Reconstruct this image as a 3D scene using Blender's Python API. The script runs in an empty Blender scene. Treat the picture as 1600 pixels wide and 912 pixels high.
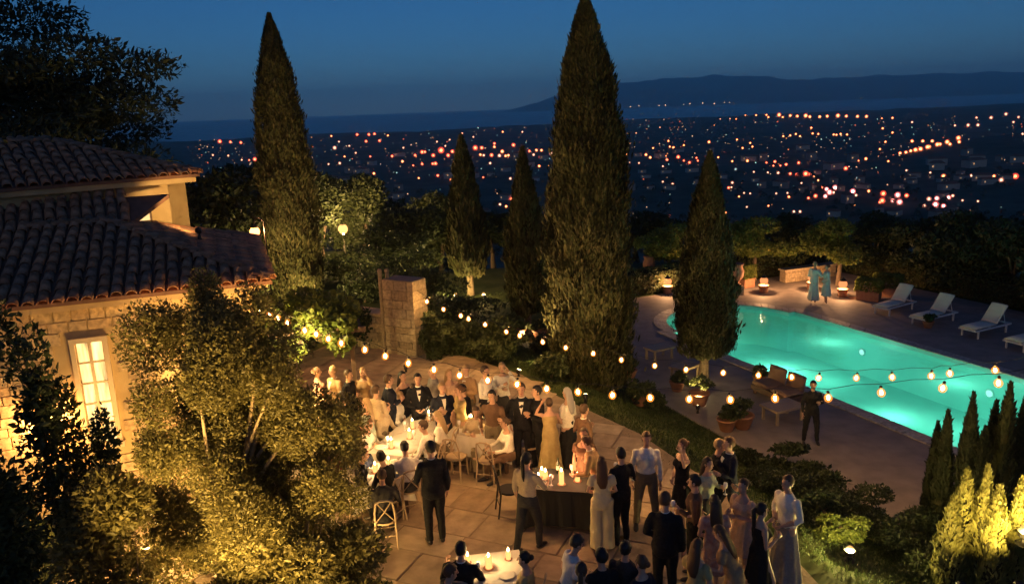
import bpy, bmesh, math, random
import numpy as np
from mathutils import Vector, Matrix

# ------------------------------------------------------------------ camera
scene = bpy.context.scene
COL = scene.collection
HC = 7.3                                  # eye height above the patio
FPX = 1244.0                              # focal length in pixels of a 1600 px wide frame
PITCH = math.atan((456 - 165) / FPX)
ROLL = math.radians(2.1)
cam_d = bpy.data.cameras.new('camera')
cam_d.sensor_width = 36.0
cam_d.lens = 36.0 * FPX / 1600.0
cam_d.clip_start = 0.1
cam_d.clip_end = 120000.0
cam = bpy.data.objects.new('camera', cam_d)
COL.objects.link(cam)
_r0 = Vector((1, 0, 0)); _u0 = Vector((0, math.sin(PITCH), math.cos(PITCH)))
_rt = _r0 * math.cos(ROLL) - _u0 * math.sin(ROLL)
_up = _r0 * math.sin(ROLL) + _u0 * math.cos(ROLL)
_bk = _rt.cross(_up)
_m = Matrix((_rt, _up, _bk)).transposed().to_4x4()
_m.translation = Vector((0, 0, HC))
cam.matrix_world = _m
scene.camera = cam

# ------------------------------------------------------------------ sky, dusk sun, exposure
SUN_EL, SUN_ROT = math.radians(13.5), math.radians(180)
SKY_STRENGTH = 0.0118
world = bpy.data.worlds.new('World')
scene.world = world
world.use_nodes = True
_nt = world.node_tree
_bg = _nt.nodes['Background']
_sky = _nt.nodes.new('ShaderNodeTexSky')
_sky.sky_type = 'NISHITA'
_sky.sun_disc = False
_sky.sun_elevation = SUN_EL
_sky.sun_rotation = SUN_ROT
_sky.altitude = 150
_sky.air_density = 1.0
_sky.dust_density = 0.0
_sky.ozone_density = 10.0
_nt.links.new(_sky.outputs['Color'], _bg.inputs['Color'])
_bg.inputs['Strength'].default_value = SKY_STRENGTH

sun_d = bpy.data.lights.new('afterglow', 'SUN')
sun_d.energy = 0.02                      # the last of the dusk, from behind the camera
sun_d.angle = math.radians(25)
sun_d.color = (1.0, 0.8, 0.6)
sun = bpy.data.objects.new('afterglow', sun_d)
COL.objects.link(sun)
sun.rotation_euler = (math.radians(90) - SUN_EL, 0, 0)

vs = scene.view_settings
vs.view_transform = 'Standard'
vs.look = 'None'
vs.exposure = 2.0
vs.gamma = 1.0
vs.use_curve_mapping = False
scene.render.engine = 'CYCLES'
cy = scene.cycles
cy.max_bounces = 4; cy.diffuse_bounces = 2; cy.glossy_bounces = 2; cy.transmission_bounces = 2
cy.transparent_max_bounces = 8; cy.volume_bounces = 2
cy.use_adaptive_sampling = True; cy.adaptive_threshold = 0.03
cy.sample_clamp_indirect = 4.0
cy.caustics_reflective = False; cy.caustics_refractive = False

# ------------------------------------------------------------------ helpers
R = math.radians
rng = random.Random(7)
nrg = np.random.default_rng(7)

def ray(px, py):
    """direction through a point of the 1600 x 912 photograph"""
    u = (px - 800) / FPX; v = (456 - py) / FPX
    d = _rt * u + _up * v - _bk
    return d

def G(px, py, z=0.0):
    """the place on level z seen at that point"""
    d = ray(px, py)
    t = (z - HC) / d.z
    return Vector((d.x * t, d.y * t, z))

def onplane(px, py, a, b):
    """the place in the upright plane through a and b (ground points) seen at that point"""
    d = ray(px, py)
    nx, ny = -(b[1] - a[1]), b[0] - a[0]
    t = (nx * a[0] + ny * a[1]) / (nx * d.x + ny * d.y)
    return Vector((d.x * t, d.y * t, HC + d.z * t))

def atdist(px, py, y):
    d = ray(px, py); t = y / d.y
    return Vector((d.x * t, y, HC + d.z * t))

def tag(o, label=None, cat=None, group=None, kind=None):
    if label: o['label'] = label
    if cat: o['category'] = cat
    if group: o['group'] = group
    if kind: o['kind'] = kind
    return o

def empty(name, loc=(0, 0, 0), rz=0.0, label=None, cat=None, group=None):
    o = bpy.data.objects.new(name, None)
    o.empty_display_size = 0.2
    COL.objects.link(o)
    o.location = loc
    o.rotation_euler = (0, 0, rz)
    return tag(o, label, cat, group)

def link(name, me, parent=None, loc=None, rz=None):
    o = bpy.data.objects.new(name, me)
    COL.objects.link(o)
    if parent is not None: o.parent = parent
    if loc is not None: o.location = loc
    if rz is not None: o.rotation_euler = (0, 0, rz)
    return o

def copy_tree(o, parent=None):
    c = o.copy(); COL.objects.link(c); c.parent = parent
    for ch in list(o.children):
        copy_tree(ch, c)
    return c

def lamp(name, loc, watts, color=(1.0, 0.62, 0.28), radius=0.05, parent=None, kind='POINT', spot=None, aim=None):
    l = bpy.data.lights.new(name, kind)
    l.energy = watts; l.color = color
    if kind in ('POINT', 'SPOT'): l.shadow_soft_size = radius
    if kind == 'SPOT':
        l.spot_size = R(spot or 70); l.spot_blend = 0.6
    o = bpy.data.objects.new(name, l)
    COL.objects.link(o)
    if parent is not None: o.parent = parent
    o.location = loc
    if aim is not None:
        o.rotation_euler = Vector(aim).to_track_quat('-Z', 'Y').to_euler()
    return o

class MB:
    """collects shapes, then links them as ONE mesh object"""
    def __init__(s): s.v = []; s.f = []; s.m = []
    def add(s, vs_, fs, mi=0):
        k = len(s.v)
        s.v.extend([tuple(p) for p in vs_])
        s.f.extend([tuple(i + k for i in f) for f in fs])
        s.m.extend([mi] * len(fs))
        return s
    def box(s, c, size, rz=0.0, mi=0, taper=1.0, rot=None):
        hx, hy, hz = size[0] / 2, size[1] / 2, size[2] / 2
        M = rot if rot is not None else Matrix.Rotation(rz, 3, 'Z')
        pts = []
        for z, k in ((-hz, 1.0), (hz, taper)):
            for x, y in ((-hx, -hy), (hx, -hy), (hx, hy), (-hx, hy)):
                pts.append(Vector(c) + M @ Vector((x * k, y * k, z)))
        return s.add(pts, [(3, 2, 1, 0), (4, 5, 6, 7), (0, 1, 5, 4), (1, 2, 6, 5), (2, 3, 7, 6), (3, 0, 4, 7)], mi)
    def loft(s, secs, n=10, mi=0, cap=True, twist=None):
        """secs: (centre, rx, ry[, right, fwd]) rings with explicit axes; default rings lie along the path"""
        pts = []
        cs = [Vector(q[0]) for q in secs]
        for i, q in enumerate(secs):
            if len(q) > 3:
                ax, ay = Vector(q[3]), Vector(q[4])
            else:
                d = (cs[min(i + 1, len(cs) - 1)] - cs[max(i - 1, 0)])
                if d.length < 1e-9: d = Vector((0, 0, 1))
                d.normalize()
                ref = Vector((0, 1, 0)) if abs(d.y) < 0.9 else Vector((1, 0, 0))
                ax = ref.cross(d); ax.normalize()
                ay = d.cross(ax)
            for k in range(n):
                a = 2 * math.pi * k / n
                pts.append(cs[i] + ax * (q[1] * math.cos(a)) + ay * (q[2] * math.sin(a)))
        fs = []
        for i in range(len(secs) - 1):
            for k in range(n):
                a, b = i * n + k, i * n + (k + 1) % n
                fs.append((a, b, b + n, a + n))
        if cap:
            fs.append(tuple(range(n - 1, -1, -1)))
            fs.append(tuple((len(secs) - 1) * n + k for k in range(n)))
        return s.add(pts, fs, mi)
    def tube(s, pts, rad, n=8, mi=0):
        if not isinstance(rad, (list, tuple)): rad = [rad] * len(pts)
        return s.loft([(p, r, r) for p, r in zip(pts, rad)], n, mi)
    def lathe(s, c, prof, n=12, mi=0):
        """prof: (radius, z) from the bottom up about an upright axis at c"""
        X, Y = (1, 0, 0), (0, 1, 0)
        return s.loft([((c[0], c[1], c[2] + z), r, r, X, Y) for r, z in prof], n, mi)
    def ball(s, c, r, n=10, m=7, mi=0, rot=None):
        rx, ry, rz = (r, r, r) if not isinstance(r, (list, tuple)) else r
        M = rot or Matrix.Identity(3)
        pts = [Vector(c) + M @ Vector((0, 0, -rz))]
        for j in range(1, m):
            t = math.pi * j / m
            for k in range(n):
                a = 2 * math.pi * k / n
                pts.append(Vector(c) + M @ Vector((rx * math.sin(t) * math.cos(a), ry * math.sin(t) * math.sin(a), -rz * math.cos(t))))
        pts.append(Vector(c) + M @ Vector((0, 0, rz)))
        fs = []
        for k in range(n):
            fs.append((0, 1 + (k + 1) % n, 1 + k))
            for j in range(m - 2):
                a, b = 1 + j * n + k, 1 + j * n + (k + 1) % n
                fs.append((a, b, b + n, a + n))
            l = 1 + (m - 2) * n
            fs.append((l + k, l + (k + 1) % n, len(pts) - 1))
        return s.add(pts, fs, mi)
    def mesh(s, name, mats=(), smooth=False):
        me = bpy.data.meshes.new(name)
        me.from_pydata(s.v, [], s.f)
        for m in (mats if isinstance(mats, (list, tuple)) else [mats]): me.materials.append(m)
        me.polygons.foreach_set('material_index', s.m)
        me.polygons.foreach_set('use_smooth', [bool(smooth)] * len(s.f))
        me.update()
        return me
    def build(s, name, mats, parent=None, loc=None, rz=None, smooth=False):
        return link(name, s.mesh(name, mats, smooth), parent, loc, rz)

def mesh_np(name, v, f, mats, smooth=False, mi=None):
    me = bpy.data.meshes.new(name)
    v = np.asarray(v, np.float32); f = np.asarray(f, np.int32)
    k = f.shape[1]
    me.vertices.add(len(v)); me.vertices.foreach_set('co', v.ravel())
    me.loops.add(f.size); me.loops.foreach_set('vertex_index', f.ravel())
    me.polygons.add(len(f)); me.polygons.foreach_set('loop_start', np.arange(len(f), dtype=np.int32) * k)
    for m in (mats if isinstance(mats, (list, tuple)) else [mats]): me.materials.append(m)
    me.polygons.foreach_set('use_smooth', np.full(len(f), bool(smooth)))
    if mi is not None: me.polygons.foreach_set('material_index', np.asarray(mi, np.int32))
    me.update(calc_edges=True); me.validate()
    return me

def unit(a): return a / np.maximum(np.linalg.norm(a, axis=1, keepdims=True), 1e-9)

def leaf_quads(c, d, length, width, side=None, droop=0.0):
    """rhombic leaves: centres c, pointing along d"""
    n = len(c); d = unit(d)
    if side is None: side = nrg.normal(size=(n, 3))
    side = unit(np.cross(d, side))
    nor = np.cross(d, side)
    L = np.asarray(length).reshape(-1, 1) if np.ndim(length) else length
    W = np.asarray(width).reshape(-1, 1) if np.ndim(width) else width
    v = np.empty((n, 4, 3))
    v[:, 0] = c - d * L * .5
    v[:, 1] = c + side * W * .5 + nor * W * .15
    v[:, 2] = c + d * L * .5
    v[:, 3] = c - side * W * .5 + nor * W * .15
    return v.reshape(-1, 3), np.arange(n * 4).reshape(-1, 4)

# ------------------------------------------------------------------ materials
MATS = {}
def mat(name, color, rough=0.6, metal=0.0, noise=None, scale=8.0, bump=0.0, bscale=60.0, spec=0.4, coord='Object', detail=4.0):
    if name in MATS: return MATS[name]
    m = bpy.data.materials.new(name); m.use_nodes = True
    nt = m.node_tree; b = nt.nodes['Principled BSDF']
    b.inputs['Base Color'].default_value = (*color, 1)
    b.inputs['Roughness'].default_value = rough
    b.inputs['Metallic'].default_value = metal
    b.inputs['Specular IOR Level'].default_value = spec
    if noise or bump:
        tc = nt.nodes.new('ShaderNodeTexCoord')
    if noise:
        nz = nt.nodes.new('ShaderNodeTexNoise'); nz.inputs['Scale'].default_value = scale; nz.inputs['Detail'].default_value = detail
        nt.links.new(tc.outputs[coord], nz.inputs['Vector'])
        rp = nt.nodes.new('ShaderNodeValToRGB')
        rp.color_ramp.elements[0].position = 0.32; rp.color_ramp.elements[1].position = 0.68
        rp.color_ramp.elements[0].color = (*color, 1); rp.color_ramp.elements[1].color = (*noise, 1)
        nt.links.new(nz.outputs['Fac'], rp.inputs['Fac']); nt.links.new(rp.outputs['Color'], b.inputs['Base Color'])
    if bump:
        n2 = nt.nodes.new('ShaderNodeTexNoise'); n2.inputs['Scale'].default_value = bscale; n2.inputs['Detail'].default_value = 5
        nt.links.new(tc.outputs[coord], n2.inputs['Vector'])
        bp = nt.nodes.new('ShaderNodeBump'); bp.inputs['Strength'].default_value = bump; bp.inputs['Distance'].default_value = 0.02
        nt.links.new(n2.outputs['Fac'], bp.inputs['Height']); nt.links.new(bp.outputs['Normal'], b.inputs['Normal'])
    MATS[name] = m
    return m

def island_mat(name, stops, rough=0.7, bump=0.0, bscale=30, spec=0.3, noise_amt=0.35, nscale=12.0):
    """each loose piece takes its own tone"""
    if name in MATS: return MATS[name]
    m = bpy.data.materials.new(name); m.use_nodes = True
    nt = m.node_tree; b = nt.nodes['Principled BSDF']
    g = nt.nodes.new('ShaderNodeNewGeometry'); oi = nt.nodes.new('ShaderNodeObjectInfo')
    ad = nt.nodes.new('ShaderNodeMath'); ad.operation = 'ADD'
    nt.links.new(g.outputs['Random Per Island'], ad.inputs[0]); nt.links.new(oi.outputs['Random'], ad.inputs[1])
    fr = nt.nodes.new('ShaderNodeMath'); fr.operation = 'FRACT'; nt.links.new(ad.outputs[0], fr.inputs[0])
    rp = nt.nodes.new('ShaderNodeValToRGB')
    el = rp.color_ramp.elements
    while len(el) < len(stops): el.new(0.5)
    for i, c in enumerate(stops):
        el[i].position = i / (len(stops) - 1); el[i].color = (*c, 1)
    nt.links.new(fr.outputs[0], rp.inputs['Fac'])
    tc = nt.nodes.new('ShaderNodeTexCoord'); nz = nt.nodes.new('ShaderNodeTexNoise'); nz.inputs['Scale'].default_value = nscale; nz.inputs['Detail'].default_value = 5
    nt.links.new(tc.outputs['Object'], nz.inputs['Vector'])
    mr = nt.nodes.new('ShaderNodeMapRange'); mr.inputs['From Min'].default_value = .3; mr.inputs['From Max'].default_value = .7
    mr.inputs['To Min'].default_value = 1 - noise_amt; mr.inputs['To Max'].default_value = 1 + noise_amt
    nt.links.new(nz.outputs['Fac'], mr.inputs['Value'])
    mx = nt.nodes.new('ShaderNodeMix'); mx.data_type = 'RGBA'; mx.blend_type = 'MULTIPLY'; mx.inputs['Factor'].default_value = 1
    nt.links.new(rp.outputs['Color'], mx.inputs['A']); nt.links.new(mr.outputs['Result'], mx.inputs['B'])
    nt.links.new(mx.outputs['Result'], b.inputs['Base Color'])
    b.inputs['Roughness'].default_value = rough; b.inputs['Specular IOR Level'].default_value = spec
    if bump:
        n2 = nt.nodes.new('ShaderNodeTexNoise'); n2.inputs['Scale'].default_value = bscale; n2.inputs['Detail'].default_value = 6
        nt.links.new(tc.outputs['Object'], n2.inputs['Vector'])
        bp = nt.nodes.new('ShaderNodeBump'); bp.inputs['Strength'].default_value = bump; bp.inputs['Distance'].default_value = 0.03
        nt.links.new(n2.outputs['Fac'], bp.inputs['Height']); nt.links.new(bp.outputs['Normal'], b.inputs['Normal'])
    MATS[name] = m
    return m

def leaf_mat(name, stops, trans=0.35, rough=0.5, spec=0.3):
    if name in MATS: return MATS[name]
    m = island_mat(name, stops, rough, spec=spec, noise_amt=0.4, nscale=1.2)
    nt = m.node_tree; b = nt.nodes['Principled BSDF']; out = nt.nodes['Material Output']
    tr = nt.nodes.new('ShaderNodeBsdfTranslucent'); mx = nt.nodes.new('ShaderNodeMixShader'); mx.inputs['Fac'].default_value = trans
    nt.links.new(b.inputs['Base Color'].links[0].from_socket, tr.inputs['Color'])
    nt.links.new(b.outputs[0], mx.inputs[1]); nt.links.new(tr.outputs[0], mx.inputs[2]); nt.links.new(mx.outputs[0], out.inputs['Surface'])
    return m

def glow(name, color, strength, clear=0.0, sample='AUTO'):
    """a lamp's own light; clear > 0 lets the lamp inside shine through"""
    if name in MATS: return MATS[name]
    m = bpy.data.materials.new(name); m.use_nodes = True
    nt = m.node_tree; nt.nodes.remove(nt.nodes['Principled BSDF']); out = nt.nodes['Material Output']
    e = nt.nodes.new('ShaderNodeEmission'); e.inputs['Color'].default_value = (*color, 1); e.inputs['Strength'].default_value = strength
    if clear:
        t = nt.nodes.new('ShaderNodeBsdfTransparent'); mx = nt.nodes.new('ShaderNodeMixShader'); mx.inputs['Fac'].default_value = clear
        nt.links.new(e.outputs[0], mx.inputs[1]); nt.links.new(t.outputs[0], mx.inputs[2]); nt.links.new(mx.outputs[0], out.inputs['Surface'])
    else:
        nt.links.new(e.outputs[0], out.inputs['Surface'])
    try: m.cycles.emission_sampling = sample
    except Exception: pass
    MATS[name] = m
    return m

WARM = (1.0, 0.52, 0.17)
GOLD = (1.0, 0.62, 0.20)

# ------------------------------------------------------------------ the lie of the land
AX, AN = (0.405, -0.914), (0.914, 0.405)          # along the pool, across the pool
AL = math.hypot(*AX)
def PS(s, n, z=-1.3): return Vector(((s * AX[0] + n * AN[0]), (s * AX[1] + n * AN[1]), z))
def SN(x, y): return (x * AX[0] + y * AX[1], x * AN[0] + y * AN[1])
ZT = -1.3                                          # pool terrace
ZP = -130.0                                        # plain
def sstep(a, b, x):
    t = np.clip((x - a) / (b - a), 0, 1); return t * t * (3 - 2 * t)
def coast(x): return 5500 + 0.33 * x + 160 * np.sin(x / 700.0) + 60 * np.sin(x / 190.0)
def terrain(x, y):
    x = np.asarray(x, float); y = np.asarray(y, float)
    s = x * AX[0] + y * AX[1]; n = x * AN[0] + y * AN[1]
    z = ZT * sstep(9.0, 12.7, n) - 0.04
    out = np.maximum(np.maximum(y - 43, n - 35), np.maximum(-x - 24, 0)) ; out = np.maximum(out, 0)
    out = out + np.maximum(0, -6 - y)
    fall = 0.33 * out ** 1.02
    fall = 122 * (1 - np.exp(-fall / 122.0))
    und = (3.5 * np.sin(x / 55.0 + 1) * np.sin(y / 71.0) + 6 * np.sin(x / 210.0 + .4) * np.cos(y / 260.0)) * sstep(60, 500, np.hypot(x, y))
    z = z - fall + und
    z = z + 52 * np.exp(-(((x - 1350) / 420) ** 2 + ((y - 1650) / 300) ** 2))
    z = z + 16 * np.exp(-(((x + 900) / 900) ** 2 + ((y - 3900) / 500) ** 2))
    z = z - 30 * sstep(-40, 60, y - coast(x)) * (y > 1000)
    inside = (s > -27.0) & (s < -4.2) & (n > 17.05 - .6) & (n < 24.2)
    z = np.where(inside, -3.4, z)
    return z
_TT = np.geomspace(60, 30000, 1400)
def onland(px, py, lift=0.0):
    """where the ray through that point meets the land"""
    d = ray(px, py)
    z = terrain(d.x * _TT, d.y * _TT) + lift - (HC + d.z * _TT)
    k = int(np.argmax(z >= 0)) if (z >= 0).any() else len(_TT) - 1
    t = float(_TT[k])
    return Vector((d.x * t, d.y * t, HC + d.z * t))

def Gt(px, py):
    p = G(px, py, -.6)
    for _ in range(12): p = G(px, py, float(terrain(p.x, p.y)))
    return p

def land_material():
    m = bpy.data.materials.new('land'); m.use_nodes = True
    nt = m.node_tree; b = nt.nodes['Principled BSDF']
    tc = nt.nodes.new('ShaderNodeTexCoord')
    n1 = nt.nodes.new('ShaderNodeTexNoise'); n1.inputs['Scale'].default_value = 0.9; n1.inputs['Detail'].default_value = 8
    n2 = nt.nodes.new('ShaderNodeTexNoise'); n2.inputs['Scale'].default_value = 0.012; n2.inputs['Detail'].default_value = 10; n2.inputs['Roughness'].default_value = .7
    for q in (n1, n2): nt.links.new(tc.outputs['Object'], q.inputs['Vector'])
    r1 = nt.nodes.new('ShaderNodeValToRGB'); r2 = nt.nodes.new('ShaderNodeValToRGB')
    for r, c0, c1 in ((r1, (.035, .05, .016), (.075, .085, .03)), (r2, (.03, .045, .025), (.13, .13, .09))):
        r.color_ramp.elements[0].position = .35; r.color_ramp.elements[1].position = .7
        r.color_ramp.elements[0].color = (*c0, 1); r.color_ramp.elements[1].color = (*c1, 1)
    nt.links.new(n1.outputs['Fac'], r1.inputs['Fac']); nt.links.new(n2.outputs['Fac'], r2.inputs['Fac'])
    sx = nt.nodes.new('ShaderNodeSeparateXYZ'); nt.links.new(tc.outputs['Object'], sx.inputs[0])
    mr = nt.nodes.new('ShaderNodeMapRange'); mr.inputs['From Min'].default_value = -25; mr.inputs['From Max'].default_value = -2
    nt.links.new(sx.outputs['Z'], mr.inputs['Value'])
    mx = nt.nodes.new('ShaderNodeMix'); mx.data_type = 'RGBA'
    nt.links.new(mr.outputs['Result'], mx.inputs['Factor']); nt.links.new(r2.outputs['Color'], mx.inputs['A']); nt.links.new(r1.outputs['Color'], mx.inputs['B'])
    nt.links.new(mx.outputs['Result'], b.inputs['Base Color'])
    b.inputs['Roughness'].default_value = .9; b.inputs['Specular IOR Level'].default_value = .1
    bp = nt.nodes.new('ShaderNodeBump'); bp.inputs['Strength'].default_value = .6; bp.inputs['Distance'].default_value = .05
    nt.links.new(n1.outputs['Fac'], bp.inputs['Height']); nt.links.new(bp.outputs['Normal'], b.inputs['Normal'])
    return m

def build_terrain():
    ang = np.concatenate([np.linspace(-55, 55, 241), np.linspace(55, 305, 62)[1:-1]])
    rad = np.concatenate([[0.3], np.arange(1.0, 52, .55), np.geomspace(53, 7600, 120)])
    A, Rr = np.meshgrid(np.radians(ang), rad)
    x = Rr * np.sin(A); y = Rr * np.cos(A)
    z = terrain(x, y)
    v = np.stack([x, y, z], -1).reshape(-1, 3)
    na, nr = len(ang), len(rad)
    i, j = np.meshgrid(np.arange(nr - 1), np.arange(na), indexing='ij')
    j2 = (j + 1) % na
    f = np.stack([i * na + j, i * na + j2, (i + 1) * na + j2, (i + 1) * na + j], -1).reshape(-1, 4)
    f = f[:, ::-1]
    o = link('terrain', mesh_np('terrain', v, f, land_material(), True))
    tag(o, 'dark garden ground falling away to the valley plain', kind='structure')
build_terrain()

# sea
sea_m = mat('sea_water', (0.01, 0.03, 0.05), 0.35, noise=(0.014, 0.04, 0.06), scale=0.002, bump=0.3, bscale=0.02)
b_ = MB(); b_.add([(-29500, 3000, ZP - 6), (29500, 3000, ZP - 6), (29500, 29500, ZP - 6), (-29500, 29500, ZP - 6)], [(0, 1, 2, 3)])
tag(b_.build('sea', sea_m), 'dim blue sea beyond the town lights', kind='structure')

# far hills across the bay
def build_hills():
    px = np.array([800, 850, 900, 960, 1040, 1150, 1210, 1270, 1340, 1400, 1500, 1600, 1750, 1950])
    hh = np.array([-5, 4, 18, 32, 36, 36, 32, 27, 26, 27, 29, 25, 22, 20]) + 8
    hh[0] = 0
    xs = np.linspace(-600, 19000, 180); ys = np.linspace(17500, 26000, 40)
    X, Y = np.meshgrid(xs, ys)
    pxs = 800 + X / 20500 * FPX
    H = np.interp(pxs, px, hh) / FPX * 20500 * 0.94
    t = (Y - 17500) / 8500
    prof = np.sin(np.clip(t, 0, 1) * math.pi) ** .8
    wob = 1 + .05 * np.sin(X / 610 + Y / 900) + .035 * np.sin(X / 230 - Y / 400) + .02 * np.sin(X / 97 + 2)
    Z = ZP - 12 + H * prof * wob
    v = np.stack([X, Y, Z], -1).reshape(-1, 3)
    a, b = X.shape
    i, j = np.meshgrid(np.arange(a - 1), np.arange(b - 1), indexing='ij')
    f = np.stack([i * b + j, i * b + j + 1, (i + 1) * b + j + 1, (i + 1) * b + j], -1).reshape(-1, 4)
    o = link('far_hills', mesh_np('far_hills', v, f, mat('hill_scrub', (.03, .04, .025), .95, noise=(.06, .065, .045), scale=.002, spec=.05), True))
    tag(o, 'long low mountain ridge across the bay', kind='structure')
build_hills()

# the air
hz = MB(); hz.box((0, 0, (ZP - 40 + 760) / 2), (60000, 60000, 760 - (ZP - 40)))
hz_m = bpy.data.materials.new('haze_air'); hz_m.use_nodes = True
_n = hz_m.node_tree; _n.nodes.remove(_n.nodes['Principled BSDF'])
_pv = _n.nodes.new('ShaderNodeVolumePrincipled')
_pv.inputs['Color'].default_value = (1, 1, 1, 1); _pv.inputs['Density'].default_value = 6.5e-5; _pv.inputs['Anisotropy'].default_value = 0.75
_n.links.new(_pv.outputs[0], _n.nodes['Material Output'].inputs['Volume'])
tag(hz.build('haze', hz_m), 'thin blue evening haze over the valley', kind='stuff')

# ------------------------------------------------------------------ pool terrace
def outline_pool(grow=0.0, R_=2.7):
    n0, n1, c = 17.2 - grow, 23.2 + grow, 20.2
    r = R_ + grow
    pts = [(-5 + grow, n0), (-24 - grow * .0 - grow, n0)]
    k = 26
    a0 = math.asin(min(1, (c - n0) / r)) if r > c - n0 else math.pi / 2
    for i in range(k + 1):
        a = -math.pi / 2 + math.pi * i / k
        s_ = -24 - grow - (r - grow) * math.cos(a) - (grow * math.cos(a)) * 0
        pts.append((s_, c + r * math.sin(a) * (1 if grow == 0 else (R_ + grow * .85) / r)))
    pts += [(-24 - grow, n1), (-5 + grow, n1)]
    return pts
POOL = outline_pool()
COPE = outline_pool(0.42)
stone_dark = mat('terrace_paving', (.19, .155, .135), .75, noise=(.27, .22, .19), scale=2.2, bump=.25, bscale=25)
def terrace():
    outer = [(-29.5, 30.5), (-29.5, 18.0), (-27.5, 16.2), (-23.5, 13.6), (-21.0, 12.75), (-3.5, 12.75), (-3.5, 30.5)]
    bm = bmesh.new()
    def ring(pts, z):
        vs_ = [bm.verts.new(PS(a, b, z)) for a, b in pts]
        return vs_, [bm.edges.new((vs_[i], vs_[(i + 1) % len(vs_)])) for i in range(len(vs_))]
    vo, eo = ring(outer, ZT); vi, ei = ring([(a, b) for a, b in outline_pool(0.05)], ZT)
    bmesh.ops.triangle_fill(bm, use_beauty=True, use_dissolve=False, edges=eo + ei)
    for f in bm.faces:
        if f.normal.z < 0: f.normal_flip()
    # kerb face down to the lawn
    lo = [bm.verts.new(v.co - Vector((0, 0, .3))) for v in vo]
    for i in range(len(vo)):
        j = (i + 1) % len(vo); bm.faces.new((vo[i], vo[j], lo[j], lo[i]))
    me = bpy.data.meshes.new('pool_terrace'); bm.to_mesh(me); bm.free(); me.materials.append(stone_dark)
    o = link('pool_terrace', me)
    tag(o, 'dark stone terrace paving round the swimming pool', kind='structure')
    return o
TERR = terrace()

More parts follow.
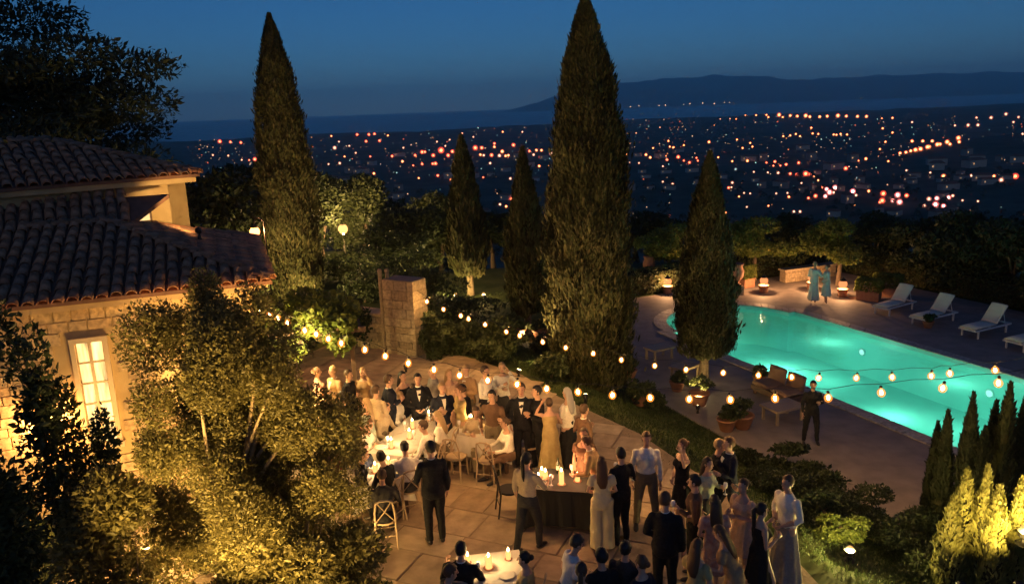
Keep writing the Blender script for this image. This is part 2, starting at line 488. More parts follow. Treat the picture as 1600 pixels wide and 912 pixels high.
# basin, water, coping stones
basin_m = mat('pool_tile', (.20, .57, .50), .35, noise=(.27, .65, .58), scale=.9)
def pool():
    root = empty('swimming_pool', PS(-15, 20.2, ZT - 1.6), 0, 'long turquoise lit swimming pool with a rounded end', 'pool')
    bz, tz = -2.95, ZT + .01
    o_ = root.location
    b = MB(); k = len(POOL)
    top = [PS(a, n, tz) - o_ for a, n in POOL]; bot = [PS(a, n, bz) - o_ for a, n in POOL]
    b.add(top + bot, [(i, (i + 1) % k, (i + 1) % k + k, i + k) for i in range(k)] )
    b.add(bot, [tuple(range(k))])
    b.build('basin', basin_m, root)
    # coping stones, one by one
    cm = island_mat('coping_stone', [(.3, .25, .2), (.42, .35, .28), (.35, .3, .26)], .6, bump=.2, bscale=20)
    import itertools
    def path(pts):
        out = [pts[0]]
        for p in pts[1:]:
            L = math.hypot(p[0] - out[-1][0], p[1] - out[-1][1])
            out.append(p)
        return out
    inn = outline_pool(-0.02); out_ = COPE
    # resample both outlines segment by segment
    for i in range(len(inn) - 1):
        a0, a1, b0, b1 = inn[i], inn[i + 1], out_[i], out_[i + 1]
        L = math.hypot(a1[0] - a0[0], a1[1] - a0[1])
        m = max(1, round(L / .7))
        for q in range(m):
            t0, t1 = q / m, (q + 1) / m
            g = .012 / max(L / m, .05)
            t0 += (t1 - t0) * g; t1 -= (t1 - t0) * g
            lerp = lambda p, r, t: (p[0] + (r[0] - p[0]) * t, p[1] + (r[1] - p[1]) * t)
            dz = rng.uniform(.035, .045)
            quad = [lerp(a0, a1, t0), lerp(a0, a1, t1), lerp(b0, b1, t1), lerp(b0, b1, t0)]
            P = [PS(a, n, ZT + .004) - o_ for a, n in quad] + [PS(a, n, ZT + dz) - o_ for a, n in quad]
            s = MB(); s.add(P, [(0, 1, 2, 3), (7, 6, 5, 4), (1, 0, 4, 5), (2, 1, 5, 6), (3, 2, 6, 7), (0, 3, 7, 4)])
            s.build('coping_stone', cm, root)
    # underwater lights: round fixtures in the walls
    fix = mat('lamp_rim', (.6, .6, .6), .3, 1.0)
    gl = glow('underwater_lens', (.75, 1, .93), .45, sample='NONE')
    for s_, n_, dr, w in ((-23.0, 17.2, 1, 30), (-19.0, 17.2, 1, 46), (-14.5, 17.2, 1, 24), (-11.0, 17.2, 1, 50), (-8.0, 17.2, 1, 30), (-20.5, 23.2, -1, 14), (-15.5, 23.2, -1, 14), (-10.5, 23.2, -1, 14)):
        if not w: continue
        c = PS(s_, n_ + dr * .012, ZT - .75) - o_
        nrm = Vector((AN[0] * dr, AN[1] * dr, 0))
        f = MB(); f.tube([c, c + nrm * .03], [.15, .14], 16)
        fo = f.build('underwater_lamp', fix, root)
        l2 = MB(); l2.tube([c + nrm * .028, c + nrm * .045], [.11, .09], 16); l2.build('lens', gl, fo)
        lamp('underwater_light', c + nrm * (.6 if dr > 0 else 1.6), w, (.66, 1.0, .82), .12, root)
    w = bpy.data.materials.new('pool_water'); w.use_nodes = True
    nt = w.node_tree; nt.nodes.remove(nt.nodes['Principled BSDF'])
    tr = nt.nodes.new('ShaderNodeBsdfTransparent'); tr.inputs['Color'].default_value = (.50, .97, .86, 1)
    gz = nt.nodes.new('ShaderNodeBsdfGlossy'); gz.inputs['Roughness'].default_value = .04
    fr = nt.nodes.new('ShaderNodeFresnel'); fr.inputs['IOR'].default_value = 1.33
    tc = nt.nodes.new('ShaderNodeTexCoord'); nz = nt.nodes.new('ShaderNodeTexNoise'); nz.inputs['Scale'].default_value = 3.0; nz.inputs['Detail'].default_value = 4
    bp = nt.nodes.new('ShaderNodeBump'); bp.inputs['Strength'].default_value = .22; bp.inputs['Distance'].default_value = .08
    nt.links.new(tc.outputs['Object'], nz.inputs['Vector']); nt.links.new(nz.outputs['Fac'], bp.inputs['Height'])
    nt.links.new(bp.outputs['Normal'], gz.inputs['Normal']); nt.links.new(bp.outputs['Normal'], fr.inputs['Normal'])
    mx = nt.nodes.new('ShaderNodeMixShader')
    tl = nt.nodes.new('ShaderNodeBsdfTranslucent'); tl.inputs['Color'].default_value = (.20, .76, .62, 1)      # slight milkiness of the water
    m2 = nt.nodes.new('ShaderNodeMixShader'); m2.inputs[0].default_value = .34
    nt.links.new(tr.outputs[0], m2.inputs[1]); nt.links.new(tl.outputs[0], m2.inputs[2])
    nt.links.new(fr.outputs[0], mx.inputs[0]); nt.links.new(m2.outputs[0], mx.inputs[1]); nt.links.new(gz.outputs[0], mx.inputs[2])
    nt.links.new(mx.outputs[0], nt.nodes['Material Output'].inputs['Surface'])
    b = MB(); b.add([PS(a, n, ZT - .13) for a, n in outline_pool(-.003)][::-1], [tuple(range(len(POOL)))])
    wo = b.build('pool_water', w)
    tag(wo, 'glowing turquoise water filling the pool', kind='structure')
pool()

# ------------------------------------------------------------------ patio of flagstones
def patio():
    pm = mat('patio_bed', (.22, .155, .10), .9, noise=(.29, .21, .135), scale=5, bump=.3, bscale=30)
    poly = [(-7.5, 8.0), (2.6, 8.0), (4.9, 8.4), (4.35, 11.9), (3.75, 14.2), (2.75, 16.7), (1.1, 19.2), (0.2, 21.0), (-1.5, 22.9), (-6.0, 24.6), (-7.5, 21.5)]
    b = MB(); b.add([(x, y, 0.018) for x, y in poly], [tuple(range(len(poly)))])
    root = b.build('patio', pm)
    tag(root, 'warm stone patio where the guests stand', kind='structure')
    sm = island_mat('flagstone', [(.26, .18, .115), (.36, .26, .165), (.30, .21, .135), (.42, .32, .21), (.28, .2, .13)], .66, bump=.6, bscale=7, noise_amt=.38, nscale=2.2)
    s = MB()
    h = .5
    s.add([(-h, -h, 0), (h, -h, 0), (h, h, 0), (-h, h, 0), (-h, -h, .7), (h, -h, .7), (h, h, .7), (-h, h, .7), (-h * .97, -h * .97, 1), (h * .97, -h * .96, 1), (h * .96, h * .97, 1), (-h * .97, h * .96, 1)],
          [(0, 1, 5, 4), (1, 2, 6, 5), (2, 3, 7, 6), (3, 0, 4, 7), (4, 5, 9, 8), (5, 6, 10, 9), (6, 7, 11, 10), (7, 4, 8, 11), (8, 9, 10, 11)])
    me = s.mesh('flagstone', sm)
    def inside(x, y):
        c = False; j = len(poly) - 1
        for i in range(len(poly)):
            xi, yi = poly[i]; xj, yj = poly[j]
            if (yi > y) != (yj > y) and x < (xj - xi) * (y - yi) / (yj - yi) + xi: c = not c
            j = i
        return c
    ang = R(-24); ca, sa = math.cos(ang), math.sin(ang)
    stones = []
    v = -6.0
    while v < 32:
        hgt = rng.choice((.55, .7, .85)); u = -16 + rng.uniform(0, 1)
        while u < 14:
            w = rng.uniform(.55, 1.25)
            cx, cy = u + w / 2, v + hgt / 2
            X, Y = cx * ca - cy * sa, cx * sa + cy * ca
            if inside(X, Y) and inside(X + .45, Y) and inside(X - .3, Y): stones.append((X, Y, w, hgt))
            u += w
        v += hgt
    stones.sort(key=lambda q: math.hypot(q[0], q[1]) + (6 if q[0] < -4.2 and q[1] < 14 else 0) + (4 if q[1] < 10.6 else 0))
    for X, Y, w, hg in stones[:300]:
        o = link('flagstone', me, root)
        o.location = (X, Y, .004); o.rotation_euler = (rng.uniform(-.006, .006), rng.uniform(-.006, .006), ang + rng.uniform(-.012, .012))
        o.scale = (w - rng.uniform(.012, .04), hg - rng.uniform(.012, .035), rng.uniform(.022, .034))
    rest = MB()
    for X, Y, w, hg in stones[300:]:
        rest.box((X, Y, .016), (w - .035, hg - .035, .024), ang + rng.uniform(-.012, .012))
    if stones[300:]:
        tag(rest.build('flagstones', sm, root), kind='stuff')
    return root
patio()

# lawn bank between patio and terrace
def lawn():
    gm = leaf_mat('grass_blade', [(.03, .055, .014), (.055, .085, .022), (.075, .09, .03)], .2)
    N = 26000
    s = nrg.uniform(-23, -6, N); n = nrg.uniform(8.9, 12.8, N)
    s2 = nrg.uniform(-34, -22, N // 3); n2 = nrg.uniform(7.5, 18, N // 3)
    s = np.concatenate([s, s2]); n = np.concatenate([n, n2])
    x = s * AX[0] + n * AN[0]; y = s * AX[1] + n * AN[1]
    keep = ~((n > 12.75) & (s > -23.5)) & ~((n > 16.0) & (s > -29.7))
    x, y = x[keep], y[keep]
    z = terrain(x, y)
    c = np.stack([x, y, z + .035], 1)
    d = nrg.normal(size=(len(x), 3)) * .45; d[:, 2] = 1
    v, f = leaf_quads(c, d, nrg.uniform(.06, .11, len(x)), .02)
    o = link('grass', mesh_np('grass', v, f, gm))
    tag(o, 'dark lawn grass on the bank between patio and pool', 'grass', kind='stuff')
lawn()

# ------------------------------------------------------------------ the villa
wall_m = mat('ochre_plaster', (.44, .30, .14), .85, noise=(.54, .38, .19), scale=2.5, bump=.5, bscale=14)
tile_m = island_mat('terracotta_tile', [(.25, .115, .06), (.40, .17, .08), (.28, .16, .095), (.45, .20, .10), (.22, .13, .085), (.34, .15, .075)], .8, bump=.4, bscale=18, noise_amt=.45, nscale=9)
pan_m = mat('pan_tile', (.16, .08, .05), .9, noise=(.22, .11, .07), scale=6)
wood_m = mat('dark_timber', (.09, .05, .03), .7, noise=(.13, .075, .045), scale=12)
iron_m = mat('dark_iron', (.03, .028, .026), .5, .6)

def tile_mesh(r0=.098, r1=.082, L=.45, th=.014, n=7):
    b = MB(); v = []; f = []
    for (rr, y) in ((r0, 0), (r1, L)):
        for q in (rr, rr - th):
            for i in range(n + 1):
                a = math.pi * i / n
                v.append((-q * math.cos(a), y, q * math.sin(a) * .85))
    m = n + 1
    for i in range(n):
        f.append((i, i + 1, 2 * m + i + 1, 2 * m + i))
        f.append((m + i + 1, m + i, 3 * m + i, 3 * m + i + 1))
        f.append((i + 1, i, m + i, m + i + 1))
    b.add(v, f)
    return b.mesh('roof_tile', tile_m, True)
TILE = tile_mesh()

def roof_plane(root, roof, o, a, b, inside, umax, vmax, count, pitch=.235, step=.37):
    """cover tiles in columns on the plane o + u a + v b, where inside(u, v)"""
    T = root.location
    nrm = a.cross(b)
    if nrm.z < 0: nrm = -nrm
    M = Matrix((a, b, nrm)).transposed()
    if M.determinant() < 0: M = Matrix((-a, b, nrm)).transposed()
    spots = []
    u = pitch * .5
    while u < umax:
        v = -.06
        while v < vmax:
            if inside(u, v + .1):
                spots.append((u, v))
            v += step
        u += pitch
    left = []
    for k, (u, v) in enumerate(spots):
        p = o + a * (u + rng.uniform(-.008, .008)) + b * (v + rng.gauss(0, .016)) + nrm * (.035 + rng.uniform(-.004, .006))
        W = Matrix.Translation(p - T) @ (M @ Matrix.Rotation(rng.gauss(0, .045), 3, 'Z') @ Matrix.Rotation(-.035, 3, 'X')).to_4x4()
        if count[0] < 300:
            t = link('roof_tile', TILE, roof); t.matrix_local = W; count[0] += 1
        else:
            left.append(W)
    return left

def join_tiles(root, roof, mats_):
    if not mats_: return
    n = len(TILE.vertices); co = np.empty(n * 3, np.float32); TILE.vertices.foreach_get('co', co); co = co.reshape(-1, 3)
    fs = np.array([list(p.vertices) for p in TILE.polygons]); V = []; Fq = []
    for k, W in enumerate(mats_):
        A = np.array(W); V.append(co @ A[:3, :3].T + A[:3, 3]); Fq.append(fs + k * n)
    o = link('roof_tiles', mesh_np('roof_tiles', np.concatenate(V), np.concatenate(Fq), tile_m, True), roof)
    tag(o, kind='stuff')

def ridge_tiles(root, roof, p, q, count, rad=.12):
    d = q - p; L = d.length; d.normalize()
    up = Vector((0, 0, 1)); a = d.cross(up).normalized(); nrm = a.cross(d)
    M = Matrix((a, d, nrm)).transposed()
    k = int(L / .36); sc = rad / .098
    for i in range(k):
        t = link('ridge_tile', TILE, roof)
        t.matrix_local = Matrix.Translation(p + d * (i * .36) + nrm * (.03 + rng.uniform(0, .01)) - root.location) @ (M @ Matrix.Diagonal((sc, 1.0, sc)).to_3x3()).to_4x4()

def wall_quad(b, p, q, z0, z1, t=.4):
    """a wall of thickness t from p to q, outer face on the right-hand side of p->q"""
    p = Vector((p[0], p[1], 0)); q = Vector((q[0], q[1], 0)); d = (q - p).normalized()
    n = Vector((-d.y, d.x, 0))
    c = (p + q) / 2 + n * t / 2
    ang = math.atan2(d.y, d.x)
    b.box((c.x, c.y, (z0 + z1) / 2), ((q - p).length, t, z1 - z0), ang)

def hip_house(name, C, fd, W, D, ze, rise, over, label, base=0.0, group=None):
    """C: eave corner (front right); fd: along the front towards the right"""
    fd = Vector((fd[0], fd[1], 0)).normalized(); e = Vector((-fd.y, fd.x, 0))
    C = Vector((C[0], C[1], ze))
    root = empty(name, (C.x - fd.x * W / 2, C.y - fd.y * W / 2, base), 0, label, 'house')
    T = root.location
    c0 = C - fd * over + e * over            # wall corner front right
    c1 = C - fd * (W - over) + e * over
    c2 = c1 + e * (D - 2 * over); c3 = c0 + e * (D - 2 * over)
    for (p, q) in ((c1, c0), (c0, c3), (c3, c2), (c2, c1)):
        b = MB(); wall_quad(b, p, q, base, ze - .02)
        o = b.build('wall', wall_m, root); o.location = -T
    half = D / 2; h = rise * half
    E0, E1 = C, C - fd * W
    E2, E3 = E1 + e * D, E0 + e * D
    if W > D:
        r0 = C - fd * half + e * half + Vector((0, 0, h)); r1 = C - fd * (W - half) + e * half + Vector((0, 0, h))
    else:
        r0 = r1 = C - fd * W / 2 + e * half + Vector((0, 0, h))
    b = MB()
    dn = Vector((0, 0, .02))
    P = [E0, E1, E2, E3, r0, r1]
    b.add([p - T for p in P] + [p - T - Vector((0, 0, .07)) for p in (E0, E1, E2, E3)],
          [(1, 0, 4, 5), (0, 3, 4), (3, 2, 5, 4), (2, 1, 5), (0, 1, 7, 6), (1, 2, 8, 7), (2, 3, 9, 8), (3, 0, 6, 9), (6, 7, 8, 9)])
    roof = b.build('roof', pan_m, root)
    # a row of rafter ends under the front eave and a moulded cornice
    cn = MB(); d_ = C - fd * W / 2 + e * (over * .55)
    cn.box((d_.x - T.x, d_.y - T.y, ze - .13 - T.z), (W - over, over * .7, .11), math.atan2(fd.y, fd.x))
    d_ = C + e * D / 2 - fd * (over * .55)
    cn.box((d_.x - T.x, d_.y - T.y, ze - .135 - T.z), (over * .68, D - over, .105), math.atan2(fd.y, fd.x))
    cn.build('cornice', wall_m, root)
    return root, roof, fd, e, C, r0, r1, h

# near wing, its front lit from below
HOUSE, ROOF, fd, he, HCn, r0, r1, hh = hip_house('villa', (-4.59, 14.96), (.94, .34), 7.6, 6.0, 4.2, .335, .38,
    'ochre stone villa wing with a hipped barrel tile roof, nearest at left')
cnt = [0]
up = (he * 3.0 + Vector((0, 0, hh))); sl = up.length; upn = up.normalized()
left = roof_plane(HOUSE, ROOF, HCn, -fd, upn, lambda u, v: v < sl * min(u / 3.0, 1) and v < sl - .05, 7.5, sl, cnt)
sd = (-fd * 3.0 + Vector((0, 0, hh))).normalized()
left += roof_plane(HOUSE, ROOF, HCn, he, sd, lambda u, v: v < sl * min(u / 3.0, (6 - u) / 3.0), 6.0, sl, cnt)
join_tiles(HOUSE, ROOF, left)
ridge_tiles(HOUSE, ROOF, HCn.copy(), r0, cnt); ridge_tiles(HOUSE, ROOF, r0, r1, cnt)

# stones of the lit front wall, window and lantern
def villa_front():
    T = HOUSE.location
    c0 = HCn - fd * .38 + he * .38
    nrm = -he
    ang = math.atan2(fd.y, fd.x)
    A = (c0.x, c0.y); B = (c0.x - fd.x, c0.y - fd.y)
    def uv(px, py):
        p = onplane(px, py, A, B); return ((c0 - p).dot(fd), p.z)
    wl, wt = uv(112, 512); wr, wb = uv(188, 700)
    u0, u1 = wr, wl
    wt_, wb_ = min(wt, 3.35), max(wb, 1.35)
    def place(u, z, out): 
        p = c0 - fd * u + nrm * out; return Vector((p.x, p.y, z)) - T
    sm = island_mat('wall_stone', [(.42, .29, .15), (.52, .37, .2), (.47, .31, .16), (.36, .26, .15)], .85, bump=.6, bscale=12)
    k = 0; z = .1
    while z < 3.95:
        h = rng.choice((.17, .2, .24)); u = .05 + rng.uniform(0, .2)
        while u < 6.4 and k < 299:
            w = rng.uniform(.24, .52)
            cu, cz = u + w / 2, z + h / 2
            if not (u + w > u0 - .12 and u < u1 + .12 and z + h > wb_ - .1 and z < wt_ + .16) and cu > 1.6 and not (z > 2.2 and cu < 2.0):
                b = MB(); p = place(cu, cz, .0)
                b.box(p, (w - .022, .05 + rng.uniform(0, .03), h - .02), ang, taper=.97)
                b.build('stone', sm, HOUSE); k += 1
            u += w
        z += h
    # window: frame, sill, lintel, two casements of panes
    fm = mat('window_paint', (.55, .42, .26), .6)
    gm = glow('lit_pane', (1.0, .58, .20), .42)
    nt = gm.node_tree; em = [q for q in nt.nodes if q.type == 'EMISSION'][0]      # curtains and uneven room light painted into the emission by noise
    tc = nt.nodes.new('ShaderNodeTexCoord'); mp = nt.nodes.new('ShaderNodeMapping'); mp.inputs['Scale'].default_value = (9, 9, 1.1)
    nz = nt.nodes.new('ShaderNodeTexNoise'); nz.inputs['Scale'].default_value = 1.0; nz.inputs['Detail'].default_value = 3
    mr = nt.nodes.new('ShaderNodeMapRange'); mr.inputs['From Min'].default_value = .3; mr.inputs['From Max'].default_value = .7; mr.inputs['To Min'].default_value = .14; mr.inputs['To Max'].default_value = .95
    nt.links.new(tc.outputs['Object'], mp.inputs['Vector']); nt.links.new(mp.outputs[0], nz.inputs['Vector']); nt.links.new(nz.outputs['Fac'], mr.inputs['Value']); nt.links.new(mr.outputs[0], em.inputs['Strength'])
    win = MB()
    cu, cw = (u0 + u1) / 2, u1 - u0
    zc, hz_ = (wt_ + wb_) / 2, wt_ - wb_
    win.box(place(cu, wt_ + .04, .04), (cw + .16, .14, .09), ang)
    win.box(place(u0 - .035, zc, .035), (.08, .12, hz_), ang); win.box(place(u1 + .035, zc, .035), (.08, .12, hz_), ang)
    w = win.build('window', fm, HOUSE)
    s = MB(); s.box(place(cu, wb_ - .045, .07), (cw + .24, .24, .08), ang); s.build('sill', fm, w)
    mun = MB(); 
    mun.box(place(cu, zc, .03), (.05, .045, hz_), ang)
    rows = 5
    for r_ in range(1, rows): mun.box(place(cu, wb_ + hz_ * r_ / rows, .031), (cw, .04, .03), ang)
    mun.build('glazing_bars', fm, w)
    for c_ in range(2):
        for r_ in range(rows):
            p = MB(); p.box(place(u0 + cw * (c_ + .5) / 2, wb_ + hz_ * (r_ + .5) / rows, .012), (cw / 2 - .055, .008, hz_ / rows - .035), ang)
            p.build('pane', gm, w)
    return uv, place
v_uv, v_place = villa_front()

# the tower behind
TOWER, TROOF, tfd, te, TC, tr0, tr1, th = hip_house('villa_tower', (-7.25, 18.95), (.80, .60), 6.2, 5.2, 6.0, .33, .28,
    'square ochre tower of the villa with a low tiled roof', base=0.0)
cnt = [0]; up = (te * 2.6 + Vector((0, 0, th))); sl2 = up.length
left = roof_plane(TOWER, TROOF, TC, -tfd, up.normalized(), lambda u, v: v < sl2 * min(u / 2.6, 1), 6.1, sl2, cnt)
sd = (-tfd * 2.6 + Vector((0, 0, th))).normalized()
left += roof_plane(TOWER, TROOF, TC, te, sd, lambda u, v: v < sl2 * min(u / 2.6, (5.2 - u) / 2.6), 5.2, sl2, cnt)
join_tiles(TOWER, TROOF, left)
ridge_tiles(TOWER, TROOF, TC.copy(), tr0, cnt); ridge_tiles(TOWER, TROOF, tr0, tr1, cnt)
# small tower window
def tower_window():
    T = TOWER.location; c0 = TC - tfd * .28 + te * .28; ang = math.atan2(tfd.y, tfd.x)
    A = (c0.x, c0.y); B = (c0.x - tfd.x, c0.y - tfd.y)
    p = onplane(222, 345, A, B) 
    b = MB(); q = p - te * .03 - T
    b.box(q, (.42, .1, .6), ang); w = b.build('window', wood_m, TOWER)
    b = MB(); b.box(q - te * .056, (.32, .012, .5), ang); b.build('pane', glow('dim_pane', (1, .62, .25), .35), w)
tower_window()

# low roof between wing and tower
def link_roof():
    p0 = atdist(206, 347, 17.05); p1 = atdist(264, 303, 18.3)
    a = Vector((-.90, -.44, 0)).normalized()
    p1 = Vector((p1.x, p1.y, p1.z)); b = (p1 - p0)
    root = empty('linking_roof', (p0.x, p0.y, 0), 0, 'low dark tiled roof between the villa wing and the tower', 'roof')
    T = root.location; W = 5.0
    q = MB(); P = [p0, p0 + a * W, p1 + a * W, p1]
    dn = Vector((0, 0, -.09))
    q.add([x - T for x in P] + [x + dn - T for x in P], [(1, 0, 3, 2), (4, 5, 6, 7), (0, 1, 5, 4), (3, 0, 4, 7), (2, 3, 7, 6)])
    rf = q.build('roof_deck', pan_m, root)
    L = b.length
    bn = b.normalized()
    l = roof_plane(root, rf, p0, a, (bn - a * bn.dot(a)).normalized(), lambda u, v: v < L - .1, W, L, [0])
    w = MB(); m = (p0 + p1) / 2 + a * (W / 2)
    w.box((m.x - T.x + .1, m.y - T.y + .3, (p0.z - .12) / 2), (W - .5, .9, p0.z - .12), math.atan2(a.y, a.x) + math.pi)
    w.build('wall', wall_m, root)
link_roof()

# lantern and lights on the villa
lant_m = glow('lantern_glass', (1, .5, .16), 9, sample='NONE')
def wall_lantern(p, nrm, label, watts, col=WARM):
    root = empty('wall_lantern', p, math.atan2(nrm.y, nrm.x) + math.pi / 2, label, 'lantern')
    b = MB(); b.box((0, -.03, .1), (.09, .02, .22)); b.tube([(0, -.03, .16), (0, -.12, .22), (0, -.2, .17)], .012, 6); b.build('bracket', iron_m, root)
    b = MB(); b.lathe((0, -.2, -.12), [(.05, 0), (.085, .2), (.085, .21)], 6); b.build('glass', glow('lantern_clear', (1, .45, .12), 5, .55, 'NONE'), root)
    b = MB(); b.lathe((0, -.2, .09), [(.11, 0), (.09, .03), (.02, .09), (.01, .1)], 6); b.build('cap', iron_m, root)
    lamp('lantern_light', (0, -.2, -.02), watts, col, .05, root)
    return root

# ------------------------------------------------------------------ vegetation
cyp_leaf = leaf_mat('cypress_spray', [(.026, .030, .012), (.052, .056, .020), (.088, .074, .032), (.036, .040, .015), (.064, .066, .022)], .16, .7, .15)
cyp_core = mat('cypress_shade', (.022, .024, .012), .95, noise=(.035, .032, .016), scale=6, spec=.05)  # dark colour stands for the shade inside the foliage
bark = mat('bark', (.10, .07, .045), .9, noise=(.18, .13, .085), scale=14, bump=.8, bscale=30)
bark_pale = mat('pale_bark', (.26, .19, .11), .85, noise=(.36, .27, .17), scale=16, bump=.6, bscale=30)
olive_leaf = leaf_mat('olive_leaf', [(.09, .082, .025), (.16, .14, .045), (.21, .18, .065), (.12, .11, .035)], .42)
dark_leaf = leaf_mat('dark_leaf', [(.018, .028, .012), (.035, .05, .02), (.05, .065, .026)], .25)
mid_leaf = leaf_mat('garden_leaf', [(.035, .05, .018), (.06, .08, .028), (.085, .10, .038)], .3)
vine_leaf = leaf_mat('vine_leaf', [(.08, .11, .02), (.13, .16, .03), (.18, .20, .045)], .42)
gold_leaf = leaf_mat('golden_thuja', [(.12, .12, .03), (.17, .165, .045), (.21, .19, .06)], .25, .6)
pine_leaf = leaf_mat('pine_needle', [(.016, .026, .014), (.028, .042, .022), (.04, .055, .028)], .15)

CYP = [(0, .86), (.05, .95), (.25, 1.0), (.45, .95), (.62, .82), (.75, .65), (.86, .43), (.94, .22), (1, .03)]
def cyp_prof(t, prof=CYP): return np.interp(t, [p[0] for p in prof], [p[1] for p in prof])

def cypress(base, h, r, lean=(0, 0), n=22000, label='', group='cypress trees', trunk=.35, spray=.2, tuft=190, leaf=None, prof=CYP, name='cypress_tree', bumpy=.2):
    root = empty(name, base, 0, label, 'tree', group)
    g = np.random.default_rng(int(abs(base[0] * 131 + base[1] * 17 + h * 7)) + 3)
    # tufts that stand a little proud of the column
    tt = g.uniform(0, .97, tuft) ** .9; ta = g.uniform(0, 2 * math.pi, tuft)
    m = n
    k = g.integers(0, tuft, m)
    dt = g.normal(0, .035, m); w = g.normal(0, .11, m)
    t = np.clip(tt[k] + dt, 0, .995); a = ta[k] + w / np.maximum(cyp_prof(t, prof), .25)
    prom = np.exp(-(dt / .035) ** 2 - (w / .09) ** 2)
    free = g.random(m) < .36
    t = np.where(free, g.uniform(0, 1, m) ** .85, t); a = np.where(free, g.uniform(0, 2 * math.pi, m), a); prom = np.where(free, .1, prom)
    wav = .06 * np.sin(3 * a + 9 * t + base[0]) + .05 * np.sin(5 * a - 23 * t + base[1]) + .05 * np.abs(np.sin(9 * a + 6 * t + 1.5 * np.sin(14 * t))) + .03 * np.sin(2 * a + 41 * t) - .04
    stray = np.where(g.random(m) < .035, g.uniform(.05, .2, m), 0)
    rad = r * cyp_prof(t, prof) * (.86 + bumpy * prom + wav + stray + g.normal(0, .04, m))
    lx, ly = lean
    H0 = trunk; H = h - trunk
    c = np.stack([rad * np.cos(a) + lx * t, rad * np.sin(a) + ly * t, H0 + t * H], 1)
    d = np.stack([np.cos(a) * .28, np.sin(a) * .28, np.ones(m)], 1) + g.normal(0, .22, (m, 3))
    L = spray * g.uniform(.6, 1.7, m) * (1 + 2.5 * stray)
    side = np.stack([-np.sin(a), np.cos(a), np.zeros(m)], 1) + g.normal(0, .4, (m, 3))
    out = np.stack([np.cos(a), np.sin(a), np.zeros(m)], 1) + g.normal(0, .5, (m, 3))
    v, f = leaf_quads(c, d, L, L * .34, out)
    o = link('foliage', mesh_np('foliage', v, f, leaf or cyp_leaf), root)
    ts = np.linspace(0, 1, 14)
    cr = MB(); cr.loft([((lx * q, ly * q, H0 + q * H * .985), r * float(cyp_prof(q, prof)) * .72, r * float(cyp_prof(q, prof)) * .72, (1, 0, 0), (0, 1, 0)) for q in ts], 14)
    co = cr.build('shade_core', cyp_core, root, smooth=True)  # opaque core, inner shade put into its colour
    tr = MB(); tr.tube([(0, 0, -.3), (0, 0, H0 * .5), (lx * .1, ly * .1, H0 + h * .1)], [r * .2, r * .16, r * .12], 8)
    tr.build('trunk', bark, root)
    return root

def crown_leaves(clumps, n, size, seed=1, shell=.55, up=.2, aspect=.5):
    """leaves through the outer volume of overlapping clumps (cx, cy, cz, rx, ry, rz)"""
    g = np.random.default_rng(seed)
    cl = np.array(clumps, float)
    wgt = cl[:, 3] * cl[:, 4] + cl[:, 4] * cl[:, 5] + cl[:, 3] * cl[:, 5]
    k = g.choice(len(cl), n, p=wgt / wgt.sum())
    d = unit(g.normal(size=(n, 3)))
    rr = shell + (1 - shell) * g.random(n) ** .5
    rr *= 1 + .10 * np.sin(d[:, 0] * 7 + k) * np.sin(d[:, 1] * 8 + 2 * k) + g.normal(0, .05, n)
    c = cl[k, :3] + d * rr[:, None] * cl[k, 3:6]
    dirs = d * .7 + g.normal(0, .8, (n, 3)); dirs[:, 2] += up
    L = size * g.uniform(.45, 1.65, n)
    return leaf_quads(c, dirs, L, L * aspect, d + g.normal(0, .6, (n, 3)))

def rand_clumps(center, radii, k, seed, rs=(.28, .45), flat=.8, low=-.6):
    g = np.random.default_rng(seed); out = []
    while len(out) < k:
        p = g.uniform(-1, 1, 3)
        q = np.linalg.norm(p)
        if q > .85 or p[2] < low: continue
        s = g.uniform(*rs)
        out.append((center[0] + p[0] * radii[0], center[1] + p[1] * radii[1], center[2] + p[2] * radii[2], radii[0] * s, radii[1] * s, radii[2] * s * flat))
    return out

def limbs(b, base, targets, r0, seed=1, seg=5):
    g = random.Random(seed)
    for t in targets:
        p0 = Vector(base); p3 = Vector(t)
        mid = p0.lerp(p3, .45) + Vector((g.uniform(-.25, .25), g.uniform(-.25, .25), g.uniform(.0, .3))) * (p3 - p0).length * .35
        pts = []; rad = []
        for i in range(seg + 1):
            q = i / seg
            pts.append(p0 * (1 - q) ** 2 + mid * 2 * q * (1 - q) + p3 * q * q); rad.append(r0 * (1 - q * .82))
        b.tube(pts, rad, 6)

def tree(name, base, crown_c, crown_r, leaf, nleaf, size, label, cat='tree', group=None, clumps=14, seed=1, trunk_r=.16, barkm=None, aspect=.5, rs=(.3, .48), shell=.55, flat=.8, nlimb=7, low=-.6, fork=.35):
    """base in the world; crown given relative to the base"""
    root = empty(name, base, 0, label, cat, group)
    cl = rand_clumps(crown_c, crown_r, clumps, seed, rs, flat, low)
    v, f = crown_leaves(cl, nleaf, size, seed, shell, aspect=aspect)
    link('crown', mesh_np('crown', v, f, leaf), root)
    b = MB(); fk = Vector(crown_c) * fork; fk.z = max(crown_c[2] - crown_r[2] * .75, .3)
    b.tube([(0, 0, -.3), (0, 0, .05), (fk.x * .5 + .03, fk.y * .5, fk.z * .5), fk], [trunk_r * 1.4, trunk_r * 1.1, trunk_r * .9, trunk_r * .75], 9)
    limbs(b, fk, [(c[0], c[1], c[2]) for c in cl[:nlimb]], trunk_r * .5, seed)
    b.build('trunk', barkm or bark, root, smooth=True)
    return root

def copies(src, places, labels=None, group=None):
    out = []
    for i, (p, s, rz) in enumerate(places):
        c = copy_tree(src); c.location = p; c.scale = (s, s, s) if not isinstance(s, tuple) else s; c.rotation_euler = (0, 0, rz)
        if labels: c['label'] = labels[i] if isinstance(labels, list) else labels
        if group: c['group'] = group
        out.append(c)
    return out

